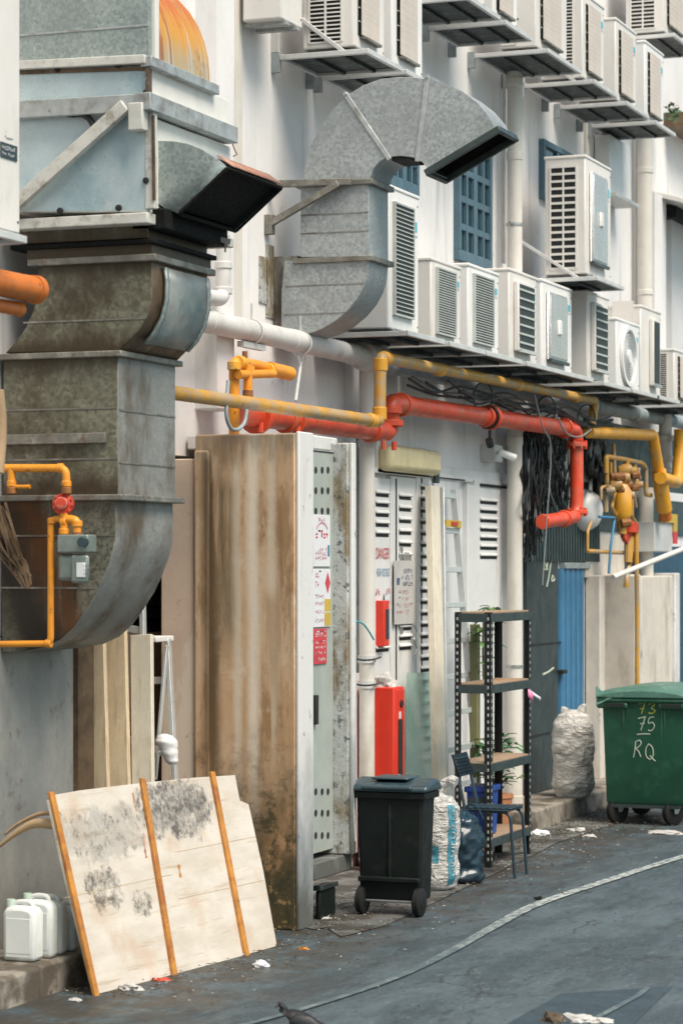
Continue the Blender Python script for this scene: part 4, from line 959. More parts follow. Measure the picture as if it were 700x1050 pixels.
# drain pipe with tee
t = pipe('drain_pipe', 'thick grimy white pipe running level above the stained concrete slab', 'pipe', [(180,322),(376,366)], 7.06, .078, 'pvc', rings=[(215,329.5,DH),(300,349,DH),(362,363,DH)], ringr=1.08, ringw=.12)
mb = MB()
p = W(376,366,y=7.06); mb.lathe([(.10,-.1),(.115,-.09),(.115,.09),(.10,.1)], p, (1,0,0), 20); mb.lathe([(.0,-.02),(.14,-.02),(.14,.02),(0,.02)], p+AX*.16, (1,0,0), 22); mb.build('tee', M['pvc'], t)
pipe('drain_pipe', 'grey level pipe continuing under the long row of units to the right picture edge', 'pipe', [(388,372),(560,407),(720,437)], 7.06, .075, 'greypipe', rings=[(480,391,DH),(560,407,DH),(610,416.5,DH),(650,424,DH)], ringr=1.15, ringw=.12)
for lab, u, v in (('wire strap hanging the thick white pipe left of the red pipe end', 258, 340), ('wire hanger with long rod between the white pipe and the yellow pipe', 308, 352)):
    t = thing('pipe_hanger', lab, 'pipe hanger', tuple(W(u,v,y=7.06)), 'hangers on the thick white pipe')
    c = W(u, v, y=7.06); mb = MB()
    mb.tube([c+(AY*math.cos(a*.349)*.086+AZ*math.sin(a*.349)*.086) for a in range(19)], .007, 6, cap=False); mb.tube([c+AZ*.085, c+AZ*.2], .008, 6); mb.build('strap', M['cable_white'], t)
    mb = MB()
    if u > 300: mb.tube([c-AZ*.09-AX*.05, c-AZ*.17], .007, 6); mb.tube([c-AZ*.09+AX*.05, c-AZ*.17], .007, 6); mb.tube([c-AZ*.17, W(303,411,y=6.9)], .011, 6)
    else: mb.beam(c-AZ*.1-AX*.2, c-AZ*.1+AX*.2, .05, .04)
    mb.build('rod', M['bracket'], t)
# downpipes
t = pipe('downpipe', 'cream downpipe from the tee down beside the red cabinet', 'pipe', [(376,372),(376,884)], 7.1, .062, 'pvc_cream')
mb = MB()
for v in (455, 676, 702): mb.lathe([(.072,-.03),(.072,.03)], W(376,v,y=7.1), AZ, 18)
mb.build('pipe_clip', M['pvc'], t)
mb = MB()
for v in (676, 702): mb.tube(smoothpath([W(366,v,y=7.02), W(372,v+1,y=7.0), W(382,v+.5,y=7.0), W(390,v-2,y=7.05)],5), .008, 6)
mb.build('tie_wire', M['rack_beam'], t)
t = pipe('downpipe', 'tall round cream downpipe from the high brackets down to the kerb behind the black rack', 'pipe', [(527.5,40),(527.5,828)], 7.12, .072, 'pvc_cream', rings=[(527.5,84,DV),(527.5,160,DV),(527.5,452,DV),(527.5,820,DV)], ringr=1.1, ringw=.08)
mb = MB()
for v in (230, 683): p = W(527.5,v,y=7.12); mb.lathe([(.082,-.012),(.082,.012)], p, AZ, 18); mb.beam(p-AX*.16, p+AX*.02, .02, .015)
mb.build('pipe_clip', M['steel'], t)
pipe('downpipe', 'cream downpipe high on the far wall beside the canopy', 'pipe', [(661,120),(661,436)], 7.15, .085, 'pvc_cream', rings=[(661,175,DV),(661,300,DV)], ringr=1.1, ringw=.06)
pipe('downpipe', 'white stub pipe with collar dropping from the far end of the grey pipe', 'pipe', [(682,425),(682,486)], 7.0, .075, 'pvc', rings=[(682,449,DV),(682,470,DV),(682,482,DV)], ringr=1.25, ringw=.06)
pipe('downpipe', 'pale pipe standing behind the yellow regulator assembly', 'pipe', [(662,500),(662,592)], 7.15, .085, 'pvc_cream')
pipe('conduit', 'thin conduit on the wall left of the round downpipe', 'pipe', [(517,75),(517,270)], 7.27, .018, 'pvc')
pipe('conduit', 'thin conduit beside the stub above the drain pipe at the near duct', 'pipe', [(229,250,7.02),(229,307,7.02),(210,304,7.02)], 7.02, .052, 'pvc', rings=[(229,272,DV),(229,298,DV)], ringr=1.15)
# gas pipes
t = pipe('gas_pipe', 'mustard gas pipe from the near duct, turning up and on under the units', 'gas pipe',
   [(166,401,6.72),(389,432,6.72),(390,366,6.72),(610,411,6.85),(606,436,6.85)], 6.7, .046, 'mustard', .06)
mb = MB()
for u, v, y, d in ((389,424,6.72,DV),(390,374,6.72,DV),(395,367.5,6.72,DH),(380,431,6.72,DH),(450,379,6.76,DH),(530,395,6.80,DH),(590,407,6.84,DH)): collar(mb, W(u,v,y=y), d, .055, .10)
mb.build('coupling', M['yellow'], t, bevel=.008)
t = pipe('gas_pipe', 'yellow bent pipe with two uprights and a stub over the slab top', 'gas pipe', [(240,446),(240,371),(262,374),(297,383)], 6.85, .036, 'orange', .04)
mb = MB(); mb.tube(rp(pp([(254,402),(254,374)],6.80),.03), .032, 14); mb.tube(pp([(244,384),(280,383)],6.8), .03, 14); mb.tube(pp([(276,378),(297,383)],6.83), .05, 14); mb.build('branch_tube', M['orange'], t)
mb = MB()
for u, v, d in ((240,375,DV),(246,371.5,DH),(254,380,DV),(276,379,DH)): collar(mb, W(u,v,y=6.83), d, .046, .06)
mb.build('coupling', M['yellow'], t, bevel=.006)
mb = MB(); collar(mb, W(254,404,y=6.80), DV, .036, .05); mb.tube([W(251,360,y=6.9), W(251,372,y=6.9)], .02, 8); mb.build('union_nut', M['brown_pipe'], t)
pipe('conduit', 'white hooked conduit looping under the pipes beside the yellow uprights', 'pipe', [(234,390,6.7),(231,425,6.7),(236,440,6.7),(244,441,6.7),(251,434,6.68),(253,420,6.68)], 6.7, .013, 'greypipe', .1)
# red hydrant main
t = pipe('hydrant_pipe', 'thick red hydrant main that jogs up, runs right and drops to a capped elbow', 'hydrant pipe',
   [(244,424,6.98),(399,443,6.98),(399,413,6.95),(580,439,6.86)], 6.9, .080, 'red_dull', .12)
mb = MB(); mb.tube(rp(pp([(576,438.4,6.86),(591,440.5,6.85),(591,530,6.85),(556,535,6.85)],6.85),.13), .066, 18); mb.build('drop_tube', M['red'], t)
mb = MB()
for u, v, y, d, r in ((263,427,6.98,DH,.125),(293,430.5,6.98,DH,.10),(301,431.5,6.98,DH,.11),(380,441,6.98,DH,.10),(399,434,6.97,DV,.115),(399,421,6.96,DV,.10),(411,415,6.95,DH,.10),(502,428,6.9,DH,.115),(497,427,6.9,DH,.095),(578,439,6.86,DH,.10)): collar(mb, W(u,v,y=y), d, r, .055)
mb.build('coupling', M['red_dull'], t, bevel=.008)
mb = MB()
for u, v, y, d, r in ((591,456,6.85,DV,.105),(591,525,6.85,DV,.11),(578,532,6.85,DH,.085),(557,535,6.85,DH,.072)): collar(mb, W(u,v,y=y), d, r, .045)
mb.build('flange', M['red'], t, bevel=.006)
mb = MB()
for u, v, y in ((267,440,6.93),(305,443,6.93),(393,458,6.93),(404,459,6.93)): p = W(u,v,y=y); mb.tube([p+AZ*.05, p-AZ*.02], .022, 8)
for zz in (456, 525):
    c = W(591,zz,y=6.85)
    for a in range(8): mb.lathe([(0,-.04),(.014,-.04),(.014,.04),(0,.04)], c+AX*.09*math.cos(a*.785)+AY*.09*math.sin(a*.785), AZ, 6)
mb.build('bolt', M['red'], t)
mb = MB(); c = W(502,428,y=6.9); mb.tube([c+(AY*math.cos(a*.349)*.095+AZ*math.sin(a*.349)*.095)-AX*.05 for a in range(19)], .012, 6, cap=False); mb.tube([c-AZ*.09, c-AZ*.24], .014, 6); mb.tube([c-AZ*.2-AX*.03, c-AZ*.25+AX*.02], .035, 8); mb.build('hanger', M['cable'], t)
# orange pipes at the left edge
def capped(label, u0, v0, u1, v1, y, r):
    t = pipe('fuel_pipe', label, 'pipe', [(u0,v0),(u1,v1)], y, r, 'orange_dark', group=None)
    p, q = W(u0,v0,y=y), W(u1,v1,y=y); d = (q-p).normalized()
    mb = MB(); mb.tube([q-d*.05, q-d*.0, q+d*.02], [r*1.08,r*1.12,r*.9], 16); mb.build('end_cap', M['orange_dark'], t)
capped('thick orange pipe with end cap at the left picture edge', -30, 284, 37, 297, 6.6, .072)
capped('thinner dark orange pipe below the thick orange one at the left picture edge', -30, 308, 20, 317, 6.65, .038)
pipe('corrugated_hose', 'buff ribbed hose rising along the left picture edge', 'hose', [(-2,400),(1,430),(1,450),(-2,485)], 6.3, .03, 'hose', .2)
# gas meter with regulator
XM = XD-.16
t = thing('gas_pipe', 'orange gas pipe with red regulator in front of the near duct bend', 'gas pipe', tuple(W(60,660,x=XM)))
def mp(pts, x=XM): return [W(u,v,x=x) for u, v in pts]
mb = MB(); mb.tube(rp(mp([(-30,480),(68,480),(68,500)]),.05), .023, 14); mb.tube(mp([(12,481),(12,500)]), .024, 12); mb.tube(mp([(14,499),(31,499)]), .012, 10)
mb.tube(rp(mp([(66,532),(52,532),(52,660),(-30,661)]),.04), .019, 14); mb.tube(rp(mp([(66,532),(79,533),(79,548)]),.03), .024, 14); mb.tube(mp([(66,526),(66,548)]), .026, 14); mb.build('tube', M['orange'], t)
mb = MB()
for u, v, d, r in ((68,496,DV,.029),(62,480,AY,.028),(12,496,DV,.028),(53,534,DV,.025),(66,535,AY,.032),(79,537,DV,.031),(66,545,DV,.033),(50,660,AY,.026)): collar(mb, W(u,v,x=XM), d, r, .035)
mb.build('coupling', M['orange'], t, bevel=.004)
mb = MB()
for u, v in ((68,503),(12,503),(66,549),(79,549)): collar(mb, W(u,v,x=XM), DV, .029, .04)
mb.build('union_nut', M['brown_pipe'], t, bevel=.004)
c = W(65,517,x=XM); mb = MB(); ax = Vector((-1,-.25,.1)).normalized()
mb.lathe([(0,-.04),(.05,-.04),(.062,-.015),(.066,0),(.062,.012),(.035,.02),(.033,.06),(.028,.065),(0,.066)], c, ax, 24)
n = ax.orthogonal().normalized(); b = ax.cross(n)
for a in range(10): mb.lathe([(0,-.02),(.008,-.02),(.008,.022),(0,.024)], c+(n*math.cos(a*.628)+b*math.sin(a*.628))*.055, ax, 6)
rg = mb.build('regulator', M['regred'], t); mb = MB(); mb.lathe([(.034,.055),(.034,.06)], c, ax, 20); mb.build('regulator_ring', M['signwhite'], rg)
t = thing('gas_meter', 'small grey gas meter hanging below the red regulator', 'gas meter', tuple(W(72,595,x=XM)))
def mbx(u0,u1,v0,v1,x0,x1,name,mat,bev=.012):
    a, b = W(u0,v1,x=x0), W(u1,v0,x=x0); mb = MB(); mb.box(x0, x1, min(a.y,b.y), max(a.y,b.y), a.z, b.z); return mb.build(name, M[mat], t, bevel=bev)
mbx(58,90,548,567,XM-.05,XM+.07,'valve_head','meter',.01); mbx(58,84,568,596,XM-.03,XM+.09,'body','meter',.025); mbx(72,90,569,598,XM-.06,XM-.03,'diaphragm_cover','meter',.03)
mbx(78,87,577,592,XM-.068,XM-.06,'dial_plate','signwhite',.003)
mb = MB(); mb.lathe([(.0,.05),(.028,.05),(.03,.03),(.03,0)], W(86,556,x=XM-.05), (-1,-.2,0), 16); mb.build('index_window', M['glass'], t)
mb = MB(); rr = random.Random(8)
for v in (581,585,589): scrib(mb, W(86,v,x=XM-.069), -AY, AZ, .035, .008, rr, n=5)
mb.build('dial_print', M['inknavy'], t, smooth=False)
# dark bundle of fibre hanging on the duct at the left edge
t = thing('rope_bundle', 'dark frayed rope bundle hanging in front of the duct at the left picture edge', 'rope bundle', tuple(W(10,600,x=XM-.1)))
rr = random.Random(2)
mb = MB()
for i in range(46):
    a = rr.uniform(-16,6); e = rr.uniform(-1,1)
    mb.tube(smoothpath([W(a,522+rr.uniform(-8,8),x=XM-.08+rr.uniform(-.05,.05)), W(a+10+e*3,556+rr.uniform(-5,5),x=XM-.1+rr.uniform(-.05,.05)), W(20+e*7,580+rr.uniform(-5,8),x=XM-.08), W(26+e*6,590+rr.uniform(-4,14),x=XM-.07)],4), rr.uniform(.005,.012), 5)
mb.build('strands', M['brown_grime'], t)

# ------------------------------------------------------------------ concrete slab enclosure
t = thing('concrete_partition', 'tall brown-stained concrete slab with white front edge standing out from the wall', 'partition', (16.0,6.7,0))
xs0, xs1 = 15.88, 16.15
mb = MB(); mb.box(xs0, xs1, 6.375, 7.10, 0, 3.30); mb.build('stained_slab', M['tan'], t, bevel=.012)
mb = MB(); mb.box(xs0+.02, xs1, 7.10, 7.36, 0, 3.14); mb.build('pink_slab', M['pinkslab'], t, bevel=.008)
mb = MB(); mb.box(xs0+.01, xs1+.003, 6.35, 6.374, 0, 3.31); mb.build('front_edge', M['white_edge'], t, bevel=.008)
mb = MB(); mb.box(xs0-.006, xs0+.04, 6.99, 7.11, 0, 3.2); mb.build('eroded_joint', M['tan'], t, bevel=.02)
t = thing('meter_cupboard', 'narrow grey-green metal cupboard door with vent holes between white-edged concrete cheeks', 'cupboard', (16.45,6.6,.3))
mb = MB(); mb.box(16.155, 16.70, 6.42, 6.46, .46, 3.21); dr = mb.build('door', M['meterdoor'], t, bevel=.004)
mb = MB(); mb.box(16.16, 16.70, 6.416, 6.42, wz(463,330,6.42)-.004, wz(463,330,6.42)+.004)
for vb in (482, 503, 524, 812, 834, 857):
    for uu in (323.5, 330, 336):
        p = W(uu, vb, y=6.42); mb.lathe([(.024,0),(.024,.003),(0,.003)], p, (0,-1,0), 14)
mb.build('vent_hole', M['dark'], dr)
mb = MB(); p = W(322.5, 728, y=6.41); mb.box(p.x-.02, p.x+.03, 6.39, 6.42, p.z-.1, p.z+.1); mb.build('handle', M['dark'], dr, bevel=.005)
x2 = 16.70; mb = MB(); mb.box(x2, x2+.10, 6.31, 7.28, .42, 3.27); mb.build('cheek', M['peel'], t, bevel=.012)
mb = MB(); mb.box(x2+.02, W(364.5,600,y=6.29).x, 6.285, 6.309, .42, 3.27); mb.build('cheek_edge', M['white_edge'], t, bevel=.006)
mb = MB(); mb.box(16.155, x2+.16, 6.34, 7.28, .30, .418); mb.build('sill', M['white_edge'], t, bevel=.01)
mb = MB(); mb.box(16.155, x2+.14, 6.44, 7.28, 3.215, 3.31); mb.build('head', M['white_edge'], t, bevel=.01)
mb = MB(); mb.box(16.3, x2+.13, 6.75, 7.28, 0, .30); mb.build('plinth', M['sheet_grey'], t, bevel=.01)
mb = MB(); mb.tube(pp([(367,440),(367,690)],7.2), .02, 8); mb.build('edge_conduit', M['greypipe'], t)
# signs on that door
def sign(name, label, u0, u1, v0, v1, mat, y=6.41):
    a, b = W(u0,v1,y=y), W(u1,v0,y=y); zc = wz(v1,(u0+u1)/2,y); zt = wz(v0,(u0+u1)/2,y)
    t = thing(name, label, 'sign', ((a.x+b.x)/2, y, zc), 'warning signs on the cupboard door')
    mb = MB(); mb.box(a.x, b.x, y, y+.008, zc, zt); mb.build('plate', M[mat], t, bevel=.002)
    return t, a.x, b.x, zc, zt
rr = random.Random(12)
def line(t, name, mat, x0, x1, z, h, n, y=6.41):
    mb = MB(); scrib(mb, Vector((x0, y, z)), AX, AZ, x1-x0, h, rr, n=n); mb.build(name, M[mat], t, smooth=False)
t, a, b, z0, z1 = sign('warning_sign', 'white sign with red and blue print, uppermost on the vented cupboard door', 321.5, 338.5, 528, 581, 'signwhite')
w = b-a; h = z1-z0
mb = MB(); cc = Vector(((a+b)/2, 6.4075, z0+h*.66))
for sgn in (1, ): 
    rg = [[cc+AX*r*w*.36*math.cos(R(20+i*14))/1+AZ*r*h*.2*math.sin(R(20+i*14)) for i in range(11)] for r in (.88,1)]
    mb.rings(rg, cap=False, closed=False)
mb.build('arc_print', M['inkpink'], t, smooth=False)
line(t,'print','inkpink',a+w*.3,b-w*.3,z0+h*.86,.03,3); line(t,'print','inkred',a+w*.12,b-w*.12,z0+h*.55,.055,5); line(t,'print','inkpink',a+w*.1,b-w*.2,z0+h*.30,.025,7); line(t,'print','inkpink',a+w*.1,b-w*.2,z0+h*.22,.025,7); line(t,'print','inkpink',a+w*.1,b-w*.2,z0+h*.13,.025,7)
mb = MB(); mb.add([(b-w*.16,6.4085,z0+h*.2),(b-w*.05,6.4085,z0+h*.2),(b-w*.05,6.4085,z0+h*.42),(b-w*.16,6.4085,z0+h*.42)],[(0,1,2,3)]); mb.build('blue_bar', M['inkblue'], t, smooth=False)
t, a, b, z0, z1 = sign('warning_sign', 'white sign with red diamond and yellow blocks, middle one on the vented cupboard door', 321, 339, 583.5, 643, 'signwhite')
w = b-a; h = z1-z0
for i, q in enumerate((.86,.68,.50,.38,.24,.08)): line(t,'print','inkpink',a+w*.12,a+w*(.45 if i < 2 else .6),z0+h*q,.045 if i < 2 else .024,3 if i < 2 else 7)
mb = MB(); cx, cz = b-w*.18, z0+h*.76; mb.add([(cx-w*.15,6.4085,cz),(cx,6.4085,cz-h*.19),(cx+w*.15,6.4085,cz),(cx,6.4085,cz+h*.19)],[(0,1,2,3)]); mb.build('red_diamond', M['inkred'], t, smooth=False)
mb = MB()
for q0, q1 in ((.02,.25),(.27,.48)): mb.add([(b-w*.36,6.4085,z0+h*q0),(b-w*.02,6.4085,z0+h*q0),(b-w*.02,6.4085,z0+h*q1),(b-w*.36,6.4085,z0+h*q1)],[(0,1,2,3)])
mb.build('yellow_block', M['signyellow'], t, smooth=False)
t, a, b, z0, z1 = sign('warning_sign', 'small red sign with white print, lowest on the vented cupboard door', 322, 335, 645, 681, 'inkred')
w = b-a; h = z1-z0
for q, hh in ((.78,.05),(.58,.025),(.44,.025),(.28,.025),(.10,.025)): line(t,'print','signwhite',a+w*.1,b-w*.1,z0+h*q,hh*.8,7)
# faded grey sign hung on the louvred door
t, a, b, z0, z1 = sign('notice_board', 'faded grey notice hung on the louvred door right of the danger lettering', 404.5, 425.5, 575, 640, 'signgrey', 7.225); t['group'] = ''; del t['group']
w = b-a; h = z1-z0
for q, m, x_ in ((.80,'inknavy',.42),(.70,'inknavy',.35),(.60,'inknavy',.38),(.48,'inkfaded',.1),(.37,'inkfaded',.1),(.27,'inkfaded',.1),(.17,'inkfaded',.1)): line(t,'print',m,a+w*x_,b-w*(.12 if q > .5 or q < .3 and q > .2 else .3),z0+h*q,.030 if m == 'inkfaded' else .04,7,7.225)
mb = MB(); x = a+w*.1; mb.add([(x,7.2235,z0+h*.62),(x+w*.12,7.2235,z0+h*.62),(x+w*.15,7.2235,z0+h*.73),(x,7.2235,z0+h*.73)],[(0,1,2,3)]); mb.build('pictogram', M['inknavy'], t, smooth=False)
mb = MB(); mb.prism([(a+w*.4,7.235,z1),(a+w*.9,7.235,z1),(a+w*.75,7.235,z1+.07),(a+w*.55,7.235,z1+.07)],(0,.012,0)); mb.build('hanging_tab', M['steel'], t)
# black step box under the cupboard
t = thing('step_box', 'low black box on the ground under the vented cupboard', 'box', tuple(W(334,940,z=0)))
p0, p1 = W(323,944,z=0), W(346,938,z=0)
mb = MB(); mb.box(p0.x, p0.x+.3, p1.y, p0.y, 0, .20); mb.build('body', M['bin'], t, bevel=.012)
mb = MB(); mb.box(p0.x-.015, p0.x+.315, p1.y-.015, p0.y+.015, .201, .235); mb.build('lid', M['rack_beam'], t, bevel=.008)

# ------------------------------------------------------------------ small wall things
t = thing('bulkhead_lamp', 'yellowed plastic bulkhead lamp over the louvred doors', 'lamp', (wx(430),7.2,wz(485,430)))
a, b = wx(404,7.1), wx(456,7.1); z0, z1 = wz(485,430,7.1), wz(459,430,7.1)
mb = MB(); mb.box(a, b, 7.12, 7.26, z0, z1); mb.build('diffuser', M['cream'], t, bevel=.05)
mb = MB(); mb.box(a-.01, b+.01, 7.24, 7.30, z0-.02, z1+.02); mb.build('back_plate', M['pvc_cream'], t, bevel=.01)
mb = MB(); mb.box(b+.03, b+.22, 7.27, 7.31, z1-.06, z1-.02); mb.tube([(b+.12,7.22,z0+.10),(b+.12,7.22,z0-.06)], .03, 10); mb.build('junction_box', M['rack_beam'], t, bevel=.004)
t = thing('security_camera', 'small white security camera with grey box left of the round downpipe', 'camera', (wx(515),7.2,wz(480,515)))
mb = MB(); mb.box(wx(503,7.2), wx(511,7.2), 7.16, 7.30, wz(475,507), wz(458,507)); mb.build('mount_box', M['bracket'], t, bevel=.006)
mb = MB(); c = W(520,466.5,y=7.03); d = Vector((.5,-.75,-.35)).normalized(); mb.tube([c-d*.09, c-d*.08, c+d*.06, c+d*.08], [.02,.030,.036,.038], 14); mb.tube([c-d*.06, W(510,464,y=7.2)], .014, 8); mb.build('camera_body', M['ac_white'], t)
mb = MB(); mb.lathe([(0,.081),(.030,.081)], c, d, 14); mb.build('lens', M['dark'], t)
t = thing('key_box', 'little red key box with glass slot below the danger lettering', 'key box', (19.9,7.2,1.74))
a, b = 19.84, wx(398.5,7.19); z0, z1 = wz(663,391,7.2), wz(616,391,7.2); mb = MB(); mb.box(a, b, 7.185, 7.26, z0, z1); mb.build('casing', M['redbox'], t, bevel=.005)
mb = MB(); mb.box(b-.085, b-.015, 7.180, 7.186, z0+.06, z1-.07); mb.build('glass_slot', M['glass'], t)
t = thing('red_cabinet', 'tall red metal cabinet with black slot behind the black wheelie bin', 'cabinet', (19.5,7.1,.19))
a = 19.40; b = wx(414,6.94); zt = wz(705,405,6.94); mb = MB(); mb.box(a, b, 6.94, 7.24, .0, zt); mb.build('casing', M['redbox'], t, bevel=.01)
mb = MB(); mb.box(a+.01, b-.012, 6.93, 6.942, .1, zt-.02); mb.build('door', M['redbox'], t, bevel=.005)
mb = MB(); c0 = wx(408,6.93); mb.box(c0, c0+.10, 6.925, 6.931, wz(798,409,6.93), wz(738,409,6.93)); mb.lathe([(.0,.012),(.03,.012),(.032,0)], (c0+.07,6.93,wz(722,409,6.93)), (0,-1,0), 14); mb.build('slot', M['dark'], t, bevel=.003)
mb = MB(); mb.box(c0+.02, c0+.06, 6.926, 6.931, wz(737,409,6.93), wz(730,409,6.93)); mb.build('lock_plate', M['signwhite'], t)
ztop_cab = zt
# hanging cable bundles
def cables(label, us, v0, v1, y, n, rr, rmin=.006, rmax=.014, mat='cable', spread=6):
    t = thing('cable_bundle', label, 'cables', tuple(W(sum(us)/len(us), v1, y=y)), 'loose hanging cable bundles')
    mb = MB(); mb2 = MB()
    for i in range(n):
        u = rr.uniform(min(us), max(us)); e = rr.uniform(-spread, spread); vv = v1-rr.uniform(0, (v1-v0)*.45)
        q = [W(u, v0+rr.uniform(-6,6), y=y+rr.uniform(-.06,.1)), W(u+e, v0+(vv-v0)*.35, y=y+rr.uniform(-.1,.1)), W(u+e*rr.uniform(-1,1), v0+(vv-v0)*.7, y=y+rr.uniform(-.1,.1)), W(u+rr.uniform(-spread,spread)*.6, vv, y=y+rr.uniform(-.05,.1))]
        if rr.random() < .4: q += [W(u+rr.uniform(-4,4), vv-8, y=y+.1), W(u+rr.uniform(-6,6), vv-30, y=y)]
        (mb if rr.random() < .82 else mb2).tube(smoothpath(q, 4), rr.uniform(rmin, rmax), 6)
    mb.build('strands', M[mat], t); mb2.build('grey_strands', M['cable_grey'], t)
rr = random.Random(21)
cables('thick tangle of black cables hanging just right of the round downpipe', (537,554), 442, 575, 7.1, 60, rr)
cables('black cables hanging between the tangle and the red drop pipe', (553,584), 440, 530, 7.12, 40, rr, .005, .011, spread=9)
cables('two thick black hoses hanging right of the red drop pipe', (605,618), 445, 512, 7.1, 14, rr, .02, .035, spread=3)
t = thing('cable_bundle', 'loose black cables tied along under the long row of units', 'cables', tuple(W(520,430,y=6.8)), 'loose hanging cable bundles')
mb = MB()
for i in range(9):
    o_ = rr.uniform(-4,6); y_ = rr.uniform(6.75,7.0); u0 = 470+rr.uniform(-60,10); pts = []
    for q in range(9):
        u = u0+(628-u0)*q/8; pts.append(W(u, 398+(u-470)*.215+o_+rr.uniform(-4,5)+ (6 if q % 3 == 1 else 0), y=y_))
    mb.tube(smoothpath(pts,5), rr.uniform(.006,.012), 6)
for u in (495, 560, 601): 
    c = W(u, 402+(u-470)*.2, y=6.9); mb.tube([c+AY*.09*math.cos(a*.35)+AZ*.13*math.sin(a*.35) for a in range(19)], .007, 5, cap=False)
mb.build('strands', M['cable'], t)
pipe('utility_wire', 'thin grey cord looping in front of the red elbow', 'wire', [(548,405,6.7),(556,440,6.7),(566,452,6.7),(556,600,6.75)], 6.7, .006, 'cable_grey', .3)
pipe('utility_wire', 'grey cord sagging from the yellow pipe end across the red elbow', 'wire', [(570,425,6.7),(580,446,6.7),(595,449,6.7),(606,440,6.75)], 6.7, .008, 'cable_grey', .3)
pipe('utility_wire', 'teal cord curling on the cream downpipe beside the cupboard', 'wire', [(364,637,6.98),(372,639,6.98),(378,647,6.98),(383,656,7.0)], 6.98, .007, 'cable_teal', .3)
t = thing('round_lamp', 'white dome lamp behind the red drop pipe', 'lamp', tuple(W(598,525,y=7.2)))
c = W(598,523,y=7.22); mb = MB(); mb.lathe([(.22,0),(.215,.05),(.18,.12),(.11,.17),(0,.19)], c, Vector((-.3,-.9,0)), 26); mb.build('dome', M['ac_white'], t)
mb = MB(); mb.lathe([(.0,-.05),(.19,-.05),(.23,0),(.21,.02)], c, Vector((-.3,-.9,0)), 26); mb.build('base_ring', M['rack_beam'], t)
t = thing('electrical_box', 'white box panel on the wall behind the red drop pipe', 'electrical box', tuple(W(575,500,y=7.25)))
mb = MB(); mb.box(wx(548), wx(606), 7.2, 7.3, wz(492,575), wz(474,575)); mb.build('casing', M['pvc'], t, bevel=.01)

# ------------------------------------------------------------------ far gas regulator station
t = thing('gas_regulator', 'yellow gas regulator station with vessel and many thin pipes on the far wall', 'gas regulator', tuple(W(640,590,y=6.9)))
Y0 = 6.95
mb = MB()
for pts, r in (([(621,485),(621,468),(640,471),(658,475),(662,480),(662,507),(667,508)],.026),([(626,474),(626,492),(633,496)],.016),([(648,498),(648,530),(652,536)],.016),([(616,512),(616,500),(622,498)],.016),([(655,480),(650,510),(652,520)],.016),([(630,505),(627,520),(632,530)],.02),([(622,500),(636,500),(640,492)],.03),([(642,470),(642,500)],.034),([(650,478),(655,490)],.03),
               ([(622,468),(622,505)],.022),([(621,505),(621,525)],.026),([(629,455),(630,490)],.02),([(602,565),(602,545),(606,535)],.016),([(602,565),(640,567)],.022),([(635,530),(635,545)],.03),([(652,545,6.8),(653,640,6.8),(653,720,6.8)],.026)):
    mb.tube(rp(pp(pts,Y0),.04), r, 10)
mb.build('tube', M['mustard'], t)
mb = MB(); c = W(638,518,y=Y0-.05); mb.lathe([(0,.23),(.05,.22),(.095,.15),(.10,-.10),(.06,-.16),(.045,-.17),(.045,-.3),(0,-.3)], c, AZ, 18); mb.build('vessel', M['yellow'], t)
mb = MB()
for u, v, s in ((641,482,.07),(648,483,.05),(632,497,.06),(655,497,.045),(640,490,.06),(626,503,.045),(646,508,.05)): p = W(u,v,y=Y0-.06); mb.lathe([(0,-s),(s*.8,-s),(s,0),(s*.7,s),(0,s)], p, (0.3,-1,.2), 10)
mb.build('valve', M['mustard'], t, bevel=.004)
mb = MB()
for u, v, s in ((635,489,.05),(651,487,.045),(644,497,.04),(636,502,.035),(650,500,.04),(629,488,.035),(641,536,.05)): p = W(u,v,y=Y0-.09); mb.lathe([(0,-s),(s,-s),(s,s),(0,s)], p, (0.6,-.8,.1), 8)
mb.build('union_nut', M['brown_pipe'], t)
mb = MB(); p = W(645,546,y=Y0-.08); mb.lathe([(0,-.03),(.13,-.03),(.14,0),(.13,.02),(.05,.04),(0,.04)], p, (-.4,-1,.1), 18); mb.lathe([(0,-.05),(.10,-.05),(.1,.05),(0,.05)], p+AZ*.05, AZ, 14); mb.build('regulator', M['regred'], t)
mb = MB(); mb.tube([p-AZ*.05, p-AZ*.32-AX*.05], [.055,.045], 10); mb.tube(rp([p-AZ*.3, p-AZ*.5-AX*.12, p-AZ*.58-AX*.12],.05), .03, 10); mb.build('lower_tube', M['mustard'], t)
mb = MB(); mb.tube(rp(pp([(614,530),(630,531),(626,560),(624,588)],Y0-.1),.05), .014, 8); mb.build('blue_tube', M['inkblue'], t)
t = pipe('gas_pipe', 'thick yellow gas pipe dropping right of the regulator station at the right picture edge', 'gas pipe', [(603,443,6.85),(669,446,6.85),(682,525,6.85)], 6.85, .062, 'yellow', .06)
mb = MB(); mb.tube([W(675,483,y=6.85), W(681,523,y=6.85)], .085, 16); mb.tube(rp(pp([(677,490),(694,495),(697,460),(697,440)],6.8),.08), .07, 16); mb.build('branch_tube', M['yellow'], t)
mb = MB(); mb.tube([W(681,523,y=6.85), W(682.5,532,y=6.85)], .07, 12); mb.build('end_fitting', M['orange_dark'], t)
t = thing('meter_box', 'grey meter box with yellow and red label at the right picture edge', 'meter box', tuple(W(682,566,y=7.0)))
mb = MB(); mb.box(W(671,566,y=6.95).x, W(689,566,y=6.95).x, 6.95, 7.26, wz(566,682,6.95), wz(536,682,6.95)); mb.build('casing', M['bracket'], t, bevel=.01)
mb = MB(); xa = W(676,566,y=6.93).x; xb = W(694,566,y=6.93).x; za, zb_ = wz(563,688,6.93), wz(527,688,6.93)
